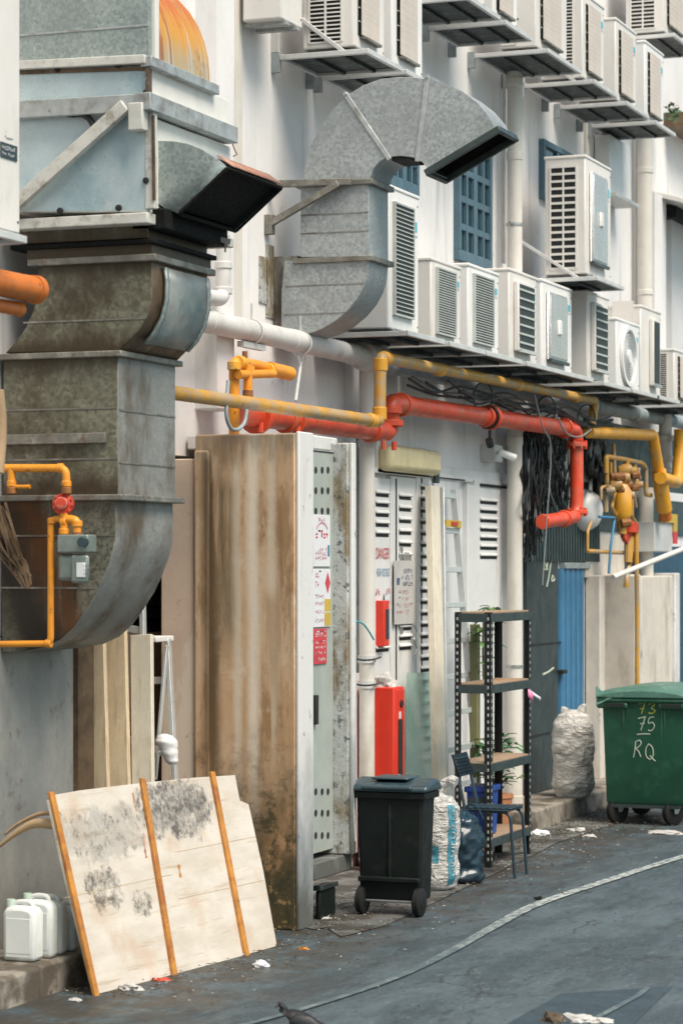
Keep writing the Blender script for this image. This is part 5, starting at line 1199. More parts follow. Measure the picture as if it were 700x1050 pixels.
mb.box(xb-.16, xb, 6.925, 6.945, za+.2, zb_); mb.box(xa, xb-.16, 6.925, 6.945, zb_-.1, zb_); mb.build('yellow_label', M['signyellow'], t)
mb = MB(); mb.box(xb-.16, xb, 6.925, 6.945, za+.06, za+.2); mb.build('red_label', M['inkred'], t)
pipe('loose_pole', 'pale thin pole slanting down to the far enclosure top', 'pole', [(628,592,6.8),(705,561,6.4)], 6.7, .028, 'pvc_cream', .1)
# far white enclosure
t = thing('meter_enclosure', 'stained off-white concrete enclosure behind the green bin', 'enclosure', (27.5,7.0,0))
xe0 = 26.9; ztop = wz(590,640,6.89)
mb = MB(); mb.box(xe0, xe0+.2, 6.89, 7.29, .0, ztop); mb.build('side_slab', M['offwall'], t, bevel=.012)
mb = MB(); mb.box(xe0+.2, W(657,600,y=6.90).x, 6.905, 7.28, 0, ztop+.01); mb.build('cheek', M['offwall'], t, bevel=.01)
mb = MB(); mb.box(W(657.5,600,y=6.92).x, W(692,600,y=6.92).x, 6.92, 7.28, 0, ztop-.01); mb.build('front_slab', M['offwall'], t, bevel=.012)
mb = MB(); mb.box(W(692.3,600,y=6.88).x, W(697,600,y=6.88).x, 6.88, 7.28, 0, ztop+.02); mb.build('end_post', M['white_edge'], t, bevel=.012)
xk = W(600,600,y=7.29).x
t = thing('meter_enclosure', 'narrow buff concrete cheek between the blue door and the off-white enclosure', 'enclosure', (xk,7.2,0))
mb = MB(); mb.box(xk, xk+.2, 7.13, 7.29, 0, ztop+.0); mb.build('side_slab', M['offwall'], t, bevel=.01)
# ------------------------------------------------------------------ leaning plywood board
def Lerp(a, b, t): return a+(b-a)*t
BL, BR = W(97,1021,z=0.0), W(284,971,z=0.0)
TL = W(51,817,y=BL.y+.33)
n_b = (BR-BL).cross(TL-BL).normalized()
if n_b.y > 0: n_b = -n_b
def BP(u, v): return WP(u, v, BL, n_b)
t = thing('plywood_board', 'big mouldy plywood sheet with three orange battens leaning by the kerb', 'board', tuple(BL))
outline = [(97,1020.5),(63,880),(50,821),(52,816),(80,811),(120,806),(160,801.5),(200,797.5),(241,795),(246,821),(255,825),(270,893),(284,970.5),(240,983),(179,1000)]
mb = MB(); mb.prism([BP(*q) for q in outline], -n_b*.018); mb.build('sheet', M['board'], t, bevel=.002)
for a, b in (((51,815),(97,1023)),((144.5,801),(177.5,1003)),((216,794),(252,985))):
    p, q = BP(*a), BP(*b); d = (q-p).normalized(); mb = MB(); mb.beam(p-d*.012+n_b*.012, q+n_b*.012, .046, .022, up=n_b)
    mb.build('batten', M['batten'], t, bevel=.004)
mb = MB()
for a, b in (((64,899),(284,873)),((75,945),(180,912))):
    p, q = BP(*a), BP(*b)
up_b = (TL-BL).normalized(); rt_b = (BR-BL).normalized()
def smear(pts, r=.01, m='brown_pipe', nm='stain'):
    q = smoothpath([BP(*p)+n_b*.0012 for p in pts], 5); rows = []
    rq = random.Random(len(pts))
    for p in q:
        w_ = r*rq.uniform(.3, 1.2); rows.append([p-rt_b*w_, p+rt_b*w_])
    mb = MB(); mb.rings(rows, cap=False, closed=False); mb.build(nm, M[m], t, smooth=False)
smear([(136,813),(138,824),(140,832)], .012, 'rustlip'); smear([(147,855),(148,868),(150,880)], .014, 'rustlip'); smear([(183,887),(185,900)], .014, 'batten')
mb = MB()
for a, b in (((66,921),(176,897)),((180,874),(262,858)),((183,922),(270,903))):
    p, q = BP(*a), BP(*b); mb.beam(p+n_b*.0008, q+n_b*.0008, .003, .002, up=n_b)
mb.build('sheet_joint', M['ply_edge'], t)
# torn veneer curling off behind it
t = thing('wood_strip', 'pale torn veneer strips curling out at the left of the plywood sheet', 'wood strip', tuple(W(20,860,x=13.2)))
for nm_, pts, w0 in (('strip', [(60,846),(35,845),(15,855),(-6,872)], .05), ('strip', [(62,834),(40,835),(18,845),(4,856)], .018)):
    q = smoothpath([W(u,v,x=13.22) for u, v in pts], 6); rows = []
    for i, p in enumerate(q):
        f = math.sin(math.pi*min(1, .25+.75*(1-i/(len(q)-1)))) if i else .9
        ww = w0*(1-i/(len(q)-1))**.6+.004; rows.append([p+AZ*ww*.6, p-AZ*ww*.6+AX*.015])
    mb = MB(); mb.rings(rows, cap=False, closed=False); mb.build(nm_, M['veneer'], t, solid=.004)
# ------------------------------------------------------------------ jerry cans
KZ = .18
def jerry(label, x, y0, w, d, h, yaw=0):
    t = thing('jerry_can', label, 'jerry can', (x, y0, KZ), 'white jerry cans on the kerb')
    # outline in the face plane (y to the left), extruded in x
    o_ = [(0,0),(w,0),(w,h*.80),(w*.93,h*.90),(w*.62,h*.93),(w*.34,h*.93),(w*.10,h*.90),(0,h*.80)]
    mb = MB(); mb.prism([(x, y0+a, KZ+.004+b) for a, b in o_], (d,0,0)); mb.build('body', M['can'], t, bevel=.026)
    mb = MB(); mb.tube(rp([(x+d/2,y0+w*.20,KZ+h*.88),(x+d/2,y0+w*.24,KZ+h*1.0),(x+d/2,y0+w*.72,KZ+h*1.0),(x+d/2,y0+w*.80,KZ+h*.88)],.04), .014, 10); mb.build('handle', M['can'], t)
    mb = MB(); mb.lathe([(0,-.05),(.026,-.05),(.026,.03),(.024,.034),(0,.034)], (x+d/2,y0+w*.88,KZ+h*.93), AZ, 16); mb.build('cap', M['cap'], t)
    mb = MB(); mb.prism([(x-.002, y0+w*.12+a*w*.76, KZ+h*.14+b*h*.6) for a, b in ((0,0),(1,0),(1,1),(0,1))], (.008,0,0)); mb.build('face_panel', M['can'], t, bevel=.003)
    return t
jy = W(40,988,z=KZ)
jerry('nearest white jerry can at the left picture edge on the kerb', jy.x-.02, jy.y+.02, .205, .13, .335)
jerry('second white jerry can standing close behind the nearest', jy.x+.14, jy.y-.005, .20, .10, .355)
jerry('third white jerry can, just behind the second one', jy.x+.27, jy.y+.0, .20, .10, .335)
jerry('small white jerry can at the back of the row, next to the plywood sheet', jy.x+.42, jy.y-.0, .13, .10, .285)
# ------------------------------------------------------------------ planks and ladder in the recess
def plank(label, top, bot, w, th, mat):
    t_, b_ = Vector(top), Vector(bot); d = (t_-b_).normalized()
    mb = MB(); side = AY.cross(d).normalized() if False else d.cross(AX).normalized()
    mb.obox((t_+b_)/2, (t_-b_)/2, side*w/2, side.cross(d).normalized()*th/2)
    o = mb.build('plank', M[mat], bevel=.004); c = b_.copy()
    for v in o.data.vertices: v.co -= c
    o.location = c
    return tag(o, label, 'plank', 'planks leaning in the recess')
def planku(label, u0, u1, vt, ub0, ub1, x, ybk, mat, th=.045):
    p = W((u0+u1)/2, vt, x=x); q = W((ub0+ub1)/2, 860, x=x-.25); q.z = KZ
    q = Vector((x-.18, W((ub0+ub1)/2, 840, x=x-.18).y, KZ))
    w = W(u0, vt, x=x).y-W(u1, vt, x=x).y
    return plank(label, p, q, w, th, mat)
planku('left plank of the three in the recess beside the near duct', 85, 107, 640, 92, 116, 15.05, 0, 'wood')
planku('middle plank of the three, its top hidden behind the duct bend', 109, 129, 635, 115, 137, 15.15, 0, 'wood')
planku('right plank of the three with its top end free, before the small ladder', 135, 156, 651, 137, 159, 15.2, 0, 'pallid_wood')
def ladder(name, label, L0, L1, R0, R1, rungs, rw, rt, mat='alu', hw=.03, skip=()):
    t = thing(name, label, 'ladder', tuple(L1))
    n = (L1-L0).cross(R0-L0).normalized()
    mb = MB(); mb.beam(L0, L1, rt, rw, up=n); mb.build('rail', M[mat], t, bevel=.004)
    mb = MB(); mb.beam(R0, R1, rt, rw, up=n); mb.build('rail', M[mat], t, bevel=.004)
    for q in rungs:
        mb = MB(); mb.beam(Lerp(L0,L1,q), Lerp(R0,R1,q), hw*1.6, hw, up=n); mb.build('rung', M[mat], t, bevel=.004)
    return t, n
x = 15.75
L0, R0 = W(153,655,x=x), W(172,655,x=x); L1 = W(155,830,x=x-.1); R1 = W(181,830,x=x-.1)
q0 = (L1.z-KZ)/(L0.z-L1.z); L1 -= (L0-L1)*q0; R1 -= (R0-R1)*q0
t, n = ladder('step_ladder', 'small aluminium step ladder with a white bag, behind the planks', L0, L1, R0, R1, (.16,.42,.70,.92), .05, .03)
mb = MB(); mb.obox((L0+R0)/2-AX*.06+AZ*.0, (R0-L0)/2*1.15, AX*.14, AZ*.02); mb.build('top_cap', M['ac_white'], t, bevel=.008)
mb = MB(); mb.beam(W(171,662,x=x-.06), W(159,800,x=x-.16), .02, .035, up=AX); mb.build('spreader', M['alu'], t, bevel=.004)
x = 15.3
t, n = ladder('step_ladder', 'aluminium ladder mostly hidden behind the planks and under the duct bend', W(108,610,x=x), Vector((x,W(112,840,x=x).y,KZ)), W(146,615,x=x), Vector((x,W(152,840,x=x).y,KZ)), (.1,.28,.46,.64,.82), .05, .03)
# ------------------------------------------------------------------ soft bags
def blob(name, c, rx, ry, h, mat, seed, profile, wr=.06, freq=5, seg=44, rows=30, parent=None, fold=.0, lean=(0,0), ff=42):
    mb = MB(); rings = []
    for j in range(rows+1):
        q = j/rows; r = None
        for (q0, r0), (q1, r1) in zip(profile, profile[1:]):
            if q0 <= q <= q1: f = (q-q0)/(q1-q0); f = f*f*(3-2*f); r = r0+(r1-r0)*f
        ring = []
        for i in range(seg):
            a = 2*math.pi*i/seg; p = Vector((math.cos(a), math.sin(a), q*h/max(rx,ry)))
            nz = noise.fractal(p*freq*.5+Vector((seed*7.3,seed,0)), 1.0, 2.0, 4)*wr + fold*math.sin(q*h*ff+5*noise.noise(p*2.2+Vector((seed,0,0))))*.5
            rr_ = r*(1+nz*1.0)
            ring.append(Vector((c[0]+lean[0]*q+rx*rr_*math.cos(a), c[1]+lean[1]*q+ry*rr_*math.sin(a), c[2]+h*q*(1+.05*nz*(0 if j == 0 else 1)))))
        rings.append(ring)
    mb.rings(rings); return mb.build(name, M[mat], parent, ang=80)
t = thing('plastic_bag', 'white plastic bag hung on the small step ladder', 'bag', tuple(W(174,785,x=15.5)))
p = W(174,784,x=15.5); blob('bag', p-AY*.02, .07, .075, .20, 'whitebag', 3, [(0,.35),(.12,.6),(.45,.8),(.75,1.),(.92,.75),(1,.25)], .05, 3, parent=t, fold=.02, lean=(0,.06))
p = W(163,772,x=15.48); mb = MB(); mb.tube(smoothpath([p, p-AY*.05+AZ*.03, W(174,756,x=15.5)],4), [.025]*9, 8); mb.build('twist', M['whitebag'], t)
# ------------------------------------------------------------------ black wheelie bin
bf = W(400,938,z=0)
t = thing('wheelie_bin', 'black wheelie bin with blue-grey lid beside the vented cupboard', 'bin', (16.95,6.03,0))
yl, yr = W(365,900,x=16.78).y, W(433,900,x=16.78).y
x0, x1 = 16.78, 17.05; zt = W(400,812,x=16.78).z
def tap(z, f0): return f0
mb = MB(); rings = []
for z, s in ((.10,.90),(.12,.92),(.5,.96),(zt-.06,1.0),(zt,1.0)):
    cy = (yl+yr)/2; hw = (yl-yr)/2*s; xa = x0+.05*(1-s)*4; xb = x1-.05*(1-s)*6
    rings.append([Vector((xa,cy+hw,z)),Vector((xa,cy-hw,z)),Vector((xb,cy-hw,z)),Vector((xb,cy+hw,z))])
mb.rings(rings); mb.build('body', M['bin'], t, bevel=.02)
mb = MB(); mb.box(x0-.03, x1+.01, yr-.03, yl+.03, zt-.05, zt-.002)
mb.box(x0-.006, x0+.01, (yl+yr)/2-.012, (yl+yr)/2+.012, .25, zt-.08)
mb.box(x0-.025, x0+.02, yr+.02, yl-.02, .235, .27); mb.build('rim', M['bin'], t, bevel=.01)
mb = MB(); mb.prism([(x0-.05,yr-.045,zt),(x0-.03,yr-.045,zt+.045),(x0+.18,yr-.045,zt+.085),(x1-.02,yr-.045,zt+.075),(x1+.05,yr-.045,zt)], (0,yl-yr+.09,0)); mb.build('lid', M['binlid'], t, bevel=.02)
mb = MB(); mb.box(x0+.03, x0+.30, yr+.12, yl-.1, zt+.078, zt+.096); mb.tube([(x0-.055,yr+.06,zt+.03),(x0-.055,yl-.06,zt+.03)], .017, 10); mb.build('lid_ridge', M['binlid'], t, bevel=.01)
for nm_, y in (('wheel', yr+.035), ('wheel', yl-.035)):
    mb = MB(); mb.lathe([(.0,-.028),(.085,-.028),(.10,-.018),(.10,.018),(.085,.028),(0,.028)], (x0+.03,y,.10), AY, 28); w_ = mb.build(nm_, M['rubber'], t)
    mb = MB(); mb.lathe([(0,-.034),(.045,-.032),(.05,-.028),(.05,.028),(.045,.032),(0,.034)], (x0+.03,y,.10), AY, 18); mb.build('hub', M['bin'], w_)
mb = MB(); mb.tube([(x0+.03,yr+.06,.10),(x0+.03,yl-.06,.10)], .012, 8); mb.build('axle', M['steel'], t)
mb = MB(); mb.tube([(x0-.035,yl+.01,zt-.02),(x0-.03,yl-.005,zt-.35)], .006, 6); mb.build('tie', M['cable_white'], t)
# paper on top of / behind lid
def crumple(label, c, s, mat, seed, name='crumpled_paper', cat='litter', flat=.6, group=None, rows=12, sub=.35):
    bm = bmesh.new(); bmesh.ops.create_icosphere(bm, subdivisions=3, radius=1)
    for v in bm.verts:
        p = v.co.copy(); d = noise.fractal(p*1.7+Vector((seed*3.1,0,seed)), 1, 2, 4); q = noise.cell(p*2.3+Vector((seed,0,0)))
        p *= 1+sub*d+.18*q
        v.co = Vector((p.x*s[0], p.y*s[1], max(-.2, p.z)*s[2]))
    lo = min(v.co.z for v in bm.verts)
    for v in bm.verts: v.co.z -= lo
    me = bpy.data.meshes.new(name); bm.to_mesh(me); bm.free(); o = bpy.data.objects.new(name, me); COL.objects.link(o)
    me.materials.append(M[mat]); o.location = c
    for p_ in me.polygons: p_.use_smooth = False
    return tag(o, label, cat, group)
crumple('white paper lump on the red cabinet top', (19.5,7.05,ztop_cab), (.08,.08,.09), 'paper', 4)
q = Vector((x1+.1, (yl+yr)/2-.02, zt+.10))
t = thing('cardboard_scrap', 'white card corner sticking up behind the lid of the black bin', 'card', (x1+.12,(yl+yr)/2-.1,zt-.2))
mb = MB(); mb.prism([W(398,803,x=x1+.1),W(408,794,x=x1+.1),W(420,797,x=x1+.1),W(428,806,x=x1+.1),W(424,830,x=x1+.1),W(398,830,x=x1+.1)], (.012,0,0)); mb.build('card', M['paper'], t)
# ------------------------------------------------------------------ sacks beside the bin
c = W(444,915,z=0)
t = thing('woven_sack', 'white woven sack with a teal printed stripe, right of the black bin', 'sack', (c.x+.1,c.y+.06,0))
prof = [(0,.55),(.04,.80),(.15,.93),(.35,.86),(.6,.98),(.82,.92),(.93,.70),(.98,.34),(1,.2)]
sk = blob('body', (c.x+.14,c.y+.02,.0), .19, .18, .74, 'sack', 5, prof, .09, 4, parent=t, fold=.02, rows=54)
# printed stripe as faces of the same sack, proud of it
me = sk.data; mb = MB()
rows = 54; seg = 44; off = t.location
def skv(j, i): return me.vertices[j*seg+i % seg].co+off
ctr = Vector((c.x+.14, c.y+.02, 0))
def skp(j, i): p = skv(j, i); n_ = Vector((p.x-ctr.x, p.y-ctr.y, 0)).normalized(); return p+n_*.004
i0 = int(seg*.64)
for j in range(4, 47):
    for i in (i0, i0+1, i0+2): mb.add([skp(j,i),skp(j,i+1),skp(j+1,i+1),skp(j+1,i)], [(0,1,2,3)])
mb2_ = MB()
for j in range(16, 25):
    for i in (i0-4, i0-5): mb2_.add([skp(j,i),skp(j,i+1),skp(j+1,i+1),skp(j+1,i)], [(0,1,2,3)])
mb.build('teal_stripe', M['tealink'], t); mb2_.build('teal_stripe', M['tealink'], t)
mb = MB()
def ins(j, i, n=.007): p = skv(j, i); q_ = Vector((p.x-ctr.x, p.y-ctr.y, 0)).normalized(); return p+q_*n
for j in (9, 14, 19, 24, 29, 34, 39, 43):
    a, b, d_, e = ins(j,i0+1), ins(j,i0+2), ins(j+3,i0+2), ins(j+3,i0+1)
    mb.tube([Lerp(a,b,.1), Lerp(b,d_,.1), d_, Lerp(e,d_,.3)] if j % 2 else [e, Lerp(a,e,.5), Lerp(b,d_,.5), b, a], .005, 5)
mb.build('stripe_lettering', M['sack'], t)
p = Vector((c.x+.14, c.y+.02, .73)); mb = MB(); mb.tube(smoothpath([p-AZ*.02, p+AZ*.04-AY*.03, p+AZ*.085-AY*.10, p+AZ*.07-AY*.15],5), [.05]*6+[.035]*5+[.045]*5, 10); mb.build('tied_neck', M['sack'], t)
crumple('pale cloth scrap slumped at the left foot of the striped sack', (W(440,914,z=0).x+.02, W(440,914,z=0).y+.02, 0), (.07,.07,.20), 'sack', 9, name='cloth_scrap', cat='rag')
c = W(479,908,z=0)
t = thing('refuse_bag', 'glossy dark blue refuse bag behind the striped sack', 'bag', (c.x+.2,c.y+.1,0))
blob('bag', (c.x+.14,c.y+.08,0), .17, .15, .56, 'bluebag', 8, [(0,.75),(.05,1.05),(.12,1.02),(.2,.9),(.6,.98),(.85,.78),(.95,.35),(1,.15)], .22, 5, parent=t, fold=.04)
mb = MB(); p = Vector((c.x+.14,c.y+.08,.54)); mb.tube(smoothpath([p, p+AZ*.06-AY*.05, p+AZ*.03-AY*.12, p-AZ*.05-AY*.16],5), .008, 8); mb.build('tie_ends', M['bluebag'], t)
# tall dusty sack on the far kerb
c = W(594,819,z=.19)
t = thing('woven_sack', 'tall dusty white sack tied with two ears, standing on the far kerb', 'sack', (c.x+.1,c.y+.1,.19))
blob('body', (c.x+.2,c.y+.12,.17), .22, .205, .86, 'sack_grey', 13, [(0,.55),(.03,.78),(.15,.98),(.35,.92),(.6,1.),(.82,.96),(.93,.75),(1,.28)], .08, 4, parent=t, fold=.025, rows=100, seg=64, ff=50)
mb = MB(); top = Vector((c.x+.2,c.y+.12,1.02))
mb.tube(smoothpath([top+AY*.07-AZ*.04, top+AY*.09+AZ*.02, top+AY*.09+AZ*.04],4), [.05,.05,.045,.04,.035,.03,.025,.02,.01], 8); mb.tube(smoothpath([top-AY*.07-AZ*.04, top-AY*.09+AZ*.03, top-AY*.13+AZ*.06],4), [.055,.05,.045,.04,.035,.03,.025,.02,.01], 8); mb.build('ear', M['sack_grey'], t)
# ------------------------------------------------------------------ louvred door things: ladder, plank, clear sheet
L0, R0 = W(452,500,y=7.17), W(465,502,y=7.17); L1, R1 = W(457,826,y=6.90), W(494,800,y=6.93)
for p in (L1, R1): p.z = .02
t, n = ladder('step_ladder', 'tall aluminium ladder leaning on the louvred doors', L0, L1, R0, R1, (.02,.12,.23,.33,.43,.53,.63,.73,.83,.93), .06, .03, hw=.03)
mb = MB(); a = Lerp(L0,L1,.10); b = Lerp(R0,R1,.10); mb.beam(a-AY*.04, b-AY*.04, .06, .012, up=AY); mb.build('warning_label', M['signyellow'], t)
mb = MB(); mb.beam(Lerp(a,b,.3)-AY*.05, Lerp(a,b,.7)-AY*.05, .035, .008, up=AY); mb.build('label_print', M['regred'], t)
p, q = W(443,499,y=7.15), W(452,820,y=6.86); q.z = .02; d = p-q
mb = MB(); mb.obox((p+q)/2, d/2, AX.cross(d).normalized()*.03, AX*.11); o = mb.build('plank', M['pallid_wood'], bevel=.004)
for v in o.data.vertices: v.co -= q
o.location = q; tag(o, 'long pale plank leaning against the louvred doors beside the tall ladder', 'plank')
p0, p1 = W(415,850,y=6.92), W(446,850,y=6.92); p0.z = p1.z = .02
t0 = W(418,690,y=7.17); t1 = W(446,690,y=7.17)
mb = MB(); mb.prism([p0,p1,t1,t0], (0,.008,0)); o = mb.build('clear_sheet', M['clear'], smooth=False)
for v in o.data.vertices: v.co -= p0
o.location = p0; tag(o, 'greenish clear plastic sheet leaning on the doors right of the red cabinet', 'plastic sheet')
mb = MB(); mb.box(wx(483.5,7.0), wx(483.5,7.0)+.09, 6.95, 7.02, .0, wz(640,487,7.0)); o = mb.build('wooden_post', M['stem'], bevel=.006)
c = Vector((wx(487,7.0),6.98,0))
for v in o.data.vertices: v.co -= c
o.location = c; tag(o, 'weathered brown post standing behind the black rack beside the climbing plant', 'post')
# ------------------------------------------------------------------ black shelf rack
xA, xB = 19.72, 20.83; yF_, yB_ = W(503,760,x=19.72).y, W(466,700,x=19.72).y; ZT = 2.05
t = thing('shelf_rack', 'black slotted steel rack with four plywood shelves', 'shelf', (20.27,6.4,0))
for xx, sx in ((xA, 1), (xB, -1)):
    for yy, sy in ((yF_, 1), (yB_, -1)):
        mb = MB(); mb.box(min(xx,xx+sx*.055), max(xx,xx+sx*.055), min(yy,yy+sy*.003), max(yy,yy+sy*.003), 0, ZT); mb.box(min(xx,xx+sx*.003), max(xx,xx+sx*.003), min(yy+sy*.003,yy+sy*.055), max(yy+sy*.003,yy+sy*.055), 0, ZT)
        po = mb.build('post', M['rack'], t)
        mb = MB(); z = .06
        while z < ZT-.04:
            ya = yy+sy*.016; yb = yy+sy*.028
            mb.box(xx-sx*.001-.0008, xx-sx*.001+.0008, min(ya,yb), max(ya,yb), z, z+.024)
            xa = xx+sx*.016; xb = xx+sx*.028
            mb.box(min(xa,xb), max(xa,xb), yy-sy*.001-.0008, yy-sy*.001+.0008, z, z+.024); z += .055
        mb.build('perforation_pattern', M['slat'], po)
for z in (ZT-.005, wz(702,503,yF_), wz(783,503,yF_), .24):
    mb = MB(); zb_ = z-.075
    mb.box(xA+.004, xB-.004, yF_-.004, yF_+.03, zb_, z-.008); mb.box(xA+.004, xB-.004, yB_-.03, yB_+.004, zb_, z-.008)
    mb.box(xA-.004, xA+.03, yF_+.031, yB_-.031, zb_, z-.008); mb.box(xB-.03, xB+.004, yF_+.031, yB_-.031, zb_, z-.008)
    s_ = mb.build('shelf_beam', M['rack_beam'], t, bevel=.003)
    mb = MB(); mb.box(xA+.005, xB-.005, yF_+.004, yB_-.004, z-.007, z+.006); mb.build('shelf_board', M['shelf_ply'], t, bevel=.002)
t = thing('ribbon', 'pink and white ribbon tied to the far post of the black rack', 'ribbon', (xB,yF_,1.4))
p = W(541,709,y=yF_-.03); mb = MB(); mb.rings([[p+AZ*.02,p-AZ*.04],[p+AX*.06-AZ*.01-AY*.03,p+AX*.04-AZ*.09-AY*.03]],cap=False,closed=False); mb.build('pink_tail', M['pink'], t, solid=.003)
mb = MB(); q = W(554,717,y=yF_-.1); mb.rings([[p+AZ*.02,p-AZ*.0],[q+AZ*.015,q-AZ*.015]],cap=False,closed=False); mb.build('white_tail', M['whitebag'], t, solid=.003)
# blue tub on the lowest shelf
t = thing('plastic_tub', 'blue plastic tub on the lowest shelf of the black rack', 'tub', (19.95,6.38,.25))
mb = MB(); rings = [[Vector((19.78+o_,6.29+o_*.3,z)),Vector((20.12-o_,6.29+o_*.3,z)),Vector((20.12-o_,6.46-o_*.3,z)),Vector((19.78+o_,6.46-o_*.3,z))] for z, o_ in ((.248,.03),(.64,.0))]
mb.rings(rings); mb.build('body', M['bluetub'], t, bevel=.012)
mb = MB(); mb.box(19.768, 20.132, 6.275, 6.475, .60, .645); mb.build('rim', M['bluetub'], t, bevel=.008)
mb = MB(); mb.box(19.77, 19.785, 6.31, 6.44, .50, .56); mb.build('grip_label', M['stickerdark'], t)
# chair
cx0, cx1 = 19.14, 19.50; cy0, cy1 = 5.90, 6.30; sz = wz(831,510,5.95)
t = thing('chair', 'blue-grey metal chair in front of the black rack, facing the road', 'chair', ((cx0+cx1)/2,6.07,0))
mb = MB()
for i in range(8): y = cy0+.01+(cy1-cy0-.03)*i/7; mb.box(cx0+.008, cx1-.008, y-.017, y+.017, sz-.010, sz+.003)
mb.box(cx0, cx1, cy0, cy1, sz-.025, sz-.012); mb.build('seat', M['chairmetal'], t, bevel=.004)
for x in (cx0+.02, cx1-.02):
    mb = MB(); mb.tube(rp([(x,cy1,sz-.02),(x,cy0+.0,sz-.03),(x,cy0-.04,0)],.07), .013, 10); mb.build('leg', M['chairmetal'], t)
    mb = MB(); mb.tube(rp([(x,cy1+.05,0),(x,cy1-.03,sz),(x,cy1+.05,sz+.36)],.05), .013, 10); mb.build('leg', M['chairmetal'], t)
mb = MB()
mb.prism([(cx0+.0,cy1+.0,sz+.235),(cx0,cy1+.06,sz+.405),(cx0,cy1+.075,sz+.405),(cx0,cy1+.015,sz+.235)],(cx1-cx0,0,0))
for i in range(5): z = sz+.26+.027*i; mb.box(cx0+.03, cx1-.03, cy1-.004+i*.0095, cy1+.02+i*.0095, z, z+.008); mb.build('backrest', M['chairmetal'], t, bevel=.004)
# ------------------------------------------------------------------ plants
def leaves(mb, base, n, rr, size, up=.35, droop=.4):
    for i in range(n):
        a = rr.uniform(0, 6.28); L = size*rr.uniform(.6,1.2); d = Vector((math.cos(a), math.sin(a), rr.uniform(-.1, up))).normalized(); s_ = d.cross(AZ).normalized(); b = base
        p1 = b+d*L*.4+AZ*.01; p2 = b+d*L*.75-AZ*L*droop*.2; p3 = b+d*L-AZ*L*droop*.6; w_ = L*.17
        mb.add([b, p1+s_*w_, p1-AZ*w_*.3, p1-s_*w_, p2+s_*w_*.75, p2-AZ*w_*.25, p2-s_*w_*.75, p3], [(0,2,1),(0,3,2),(1,2,5,4),(2,3,6,5),(4,5,7),(5,6,7)])
rr = random.Random(31)
t = thing('climbing_plant', 'thin tall potted plant with sparse leaves behind the black rack', 'plant', (wx(498,6.9),6.9,.02))
bx0 = wx(497,6.9)
mb = MB(); st = smoothpath([(bx0,6.9,.28),(bx0+.03,6.88,.9),(bx0-.03,6.9,1.4),(bx0-.12,6.88,1.75),(bx0-.16,6.86,1.95)],5); mb.tube(st, [.010]*len(st), 6)
st2 = smoothpath([(bx0+.05,6.9,.28),(bx0+.14,6.88,.8),(bx0+.16,6.9,1.35),(bx0+.13,6.88,1.95),(bx0+.08,6.86,2.05)],5); mb.tube(st2, [.008]*len(st2), 6); mb.build('stem', M['stem'], t)
mb = MB(); mb2 = MB()
for i, p in enumerate(st+st2):
    if p.z > .55: leaves(mb2 if i % 3 == 0 else mb, p, 1 if p.z < 1.55 else 3, rr, .15 if p.z > 1.5 else .11)
leaves(mb, st[-1], 6, rr, .20); leaves(mb, st[-4], 5, rr, .2)
mb.build('foliage', M['leaf'], t); mb2.build('foliage', M['leaf2'], t)
mb = MB(); mb.lathe([(0,0),(.10,0),(.14,.26),(.15,.27),(.15,.30),(.13,.30),(.12,.27),(0,.27)], (bx0+.02,6.9,.02), AZ, 20); mb.build('pot', M['terra'], t)
t = thing('potted_plant', 'low bushy potted plant behind the lower shelves of the black rack', 'plant', (wx(510,6.8),6.8,.02))
bx1 = wx(509,6.8); mb = MB(); mb.lathe([(0,0),(.10,0),(.14,.36),(.15,.37),(.15,.40),(.13,.40),(0,.37)], (bx1,6.8,.02), AZ, 20); mb.build('pot', M['terra'], t)
mb = MB(); mb2 = MB()
for i in range(26): leaves(mb if i % 4 else mb2, Vector((bx1+rr.uniform(-.22,.2),6.8+rr.uniform(-.12,.16),.45+rr.uniform(0,.48))), 4, rr, .19, .8)
mb.build('foliage', M['leaf'], t); mb2.build('foliage', M['leaf2'], t)
mb = MB()
for i in range(7): a = rr.uniform(0,6.28); mb.tube([(bx1,6.8,.38),(bx1+.12*math.cos(a),6.8+.1*math.sin(a),.8)], .006, 5)
mb.build('stem', M['stem'], t)
t = thing('weed', 'little weed growing on the ledge near the upper right corner', 'plant', tuple(W(688,120,y=6.95)))
mb = MB(); c = W(690,122,y=7.0)
for i in range(14): leaves(mb, c+Vector((rr.uniform(-.2,.2),rr.uniform(-.06,.06),rr.uniform(-.02,.12))), 3, rr, .12, 1.2)
mb.build('foliage', M['leaf'], t)
# ------------------------------------------------------------------ green dumpster
DX = 23.5; yl, yr = W(617,760,x=DX).y, W(703,760,x=DX).y
t = thing('dumpster', 'large green wheeled refuse bin with chalk numbers on its end', 'dumpster', (DX+.6,(yl+yr)/2,0))
zt = W(650,716,x=DX).z; zb_ = W(650,826,x=DX).z; cy = (yl+yr)/2; hw = (yl-yr)/2; LEN = 1.2
mb = MB(); rings = []
for z, s in ((zb_,.90),(zb_+.03,.925),((zb_+zt)/2,.962),(zt,1)):
    e = (1-s)*.6
    rings.append([Vector((DX+e,cy+hw*s,z)),Vector((DX+e,cy-hw*s,z)),Vector((DX+LEN-e,cy-hw*s,z)),Vector((DX+LEN-e,cy+hw*s,z))])
mb.rings(rings); mb.build('body', M['green'], t, bevel=.012)
mb = MB()
for y0, y1 in ((cy+hw*.46,cy+hw*.52),(cy-hw*.52,cy-hw*.46)): mb.prism([(DX-.012,y0,zt-.1),(DX-.012,y1,zt-.1),(DX+.028,y1,zt-.42),(DX+.028,y0,zt-.42)],(.05,0,0))
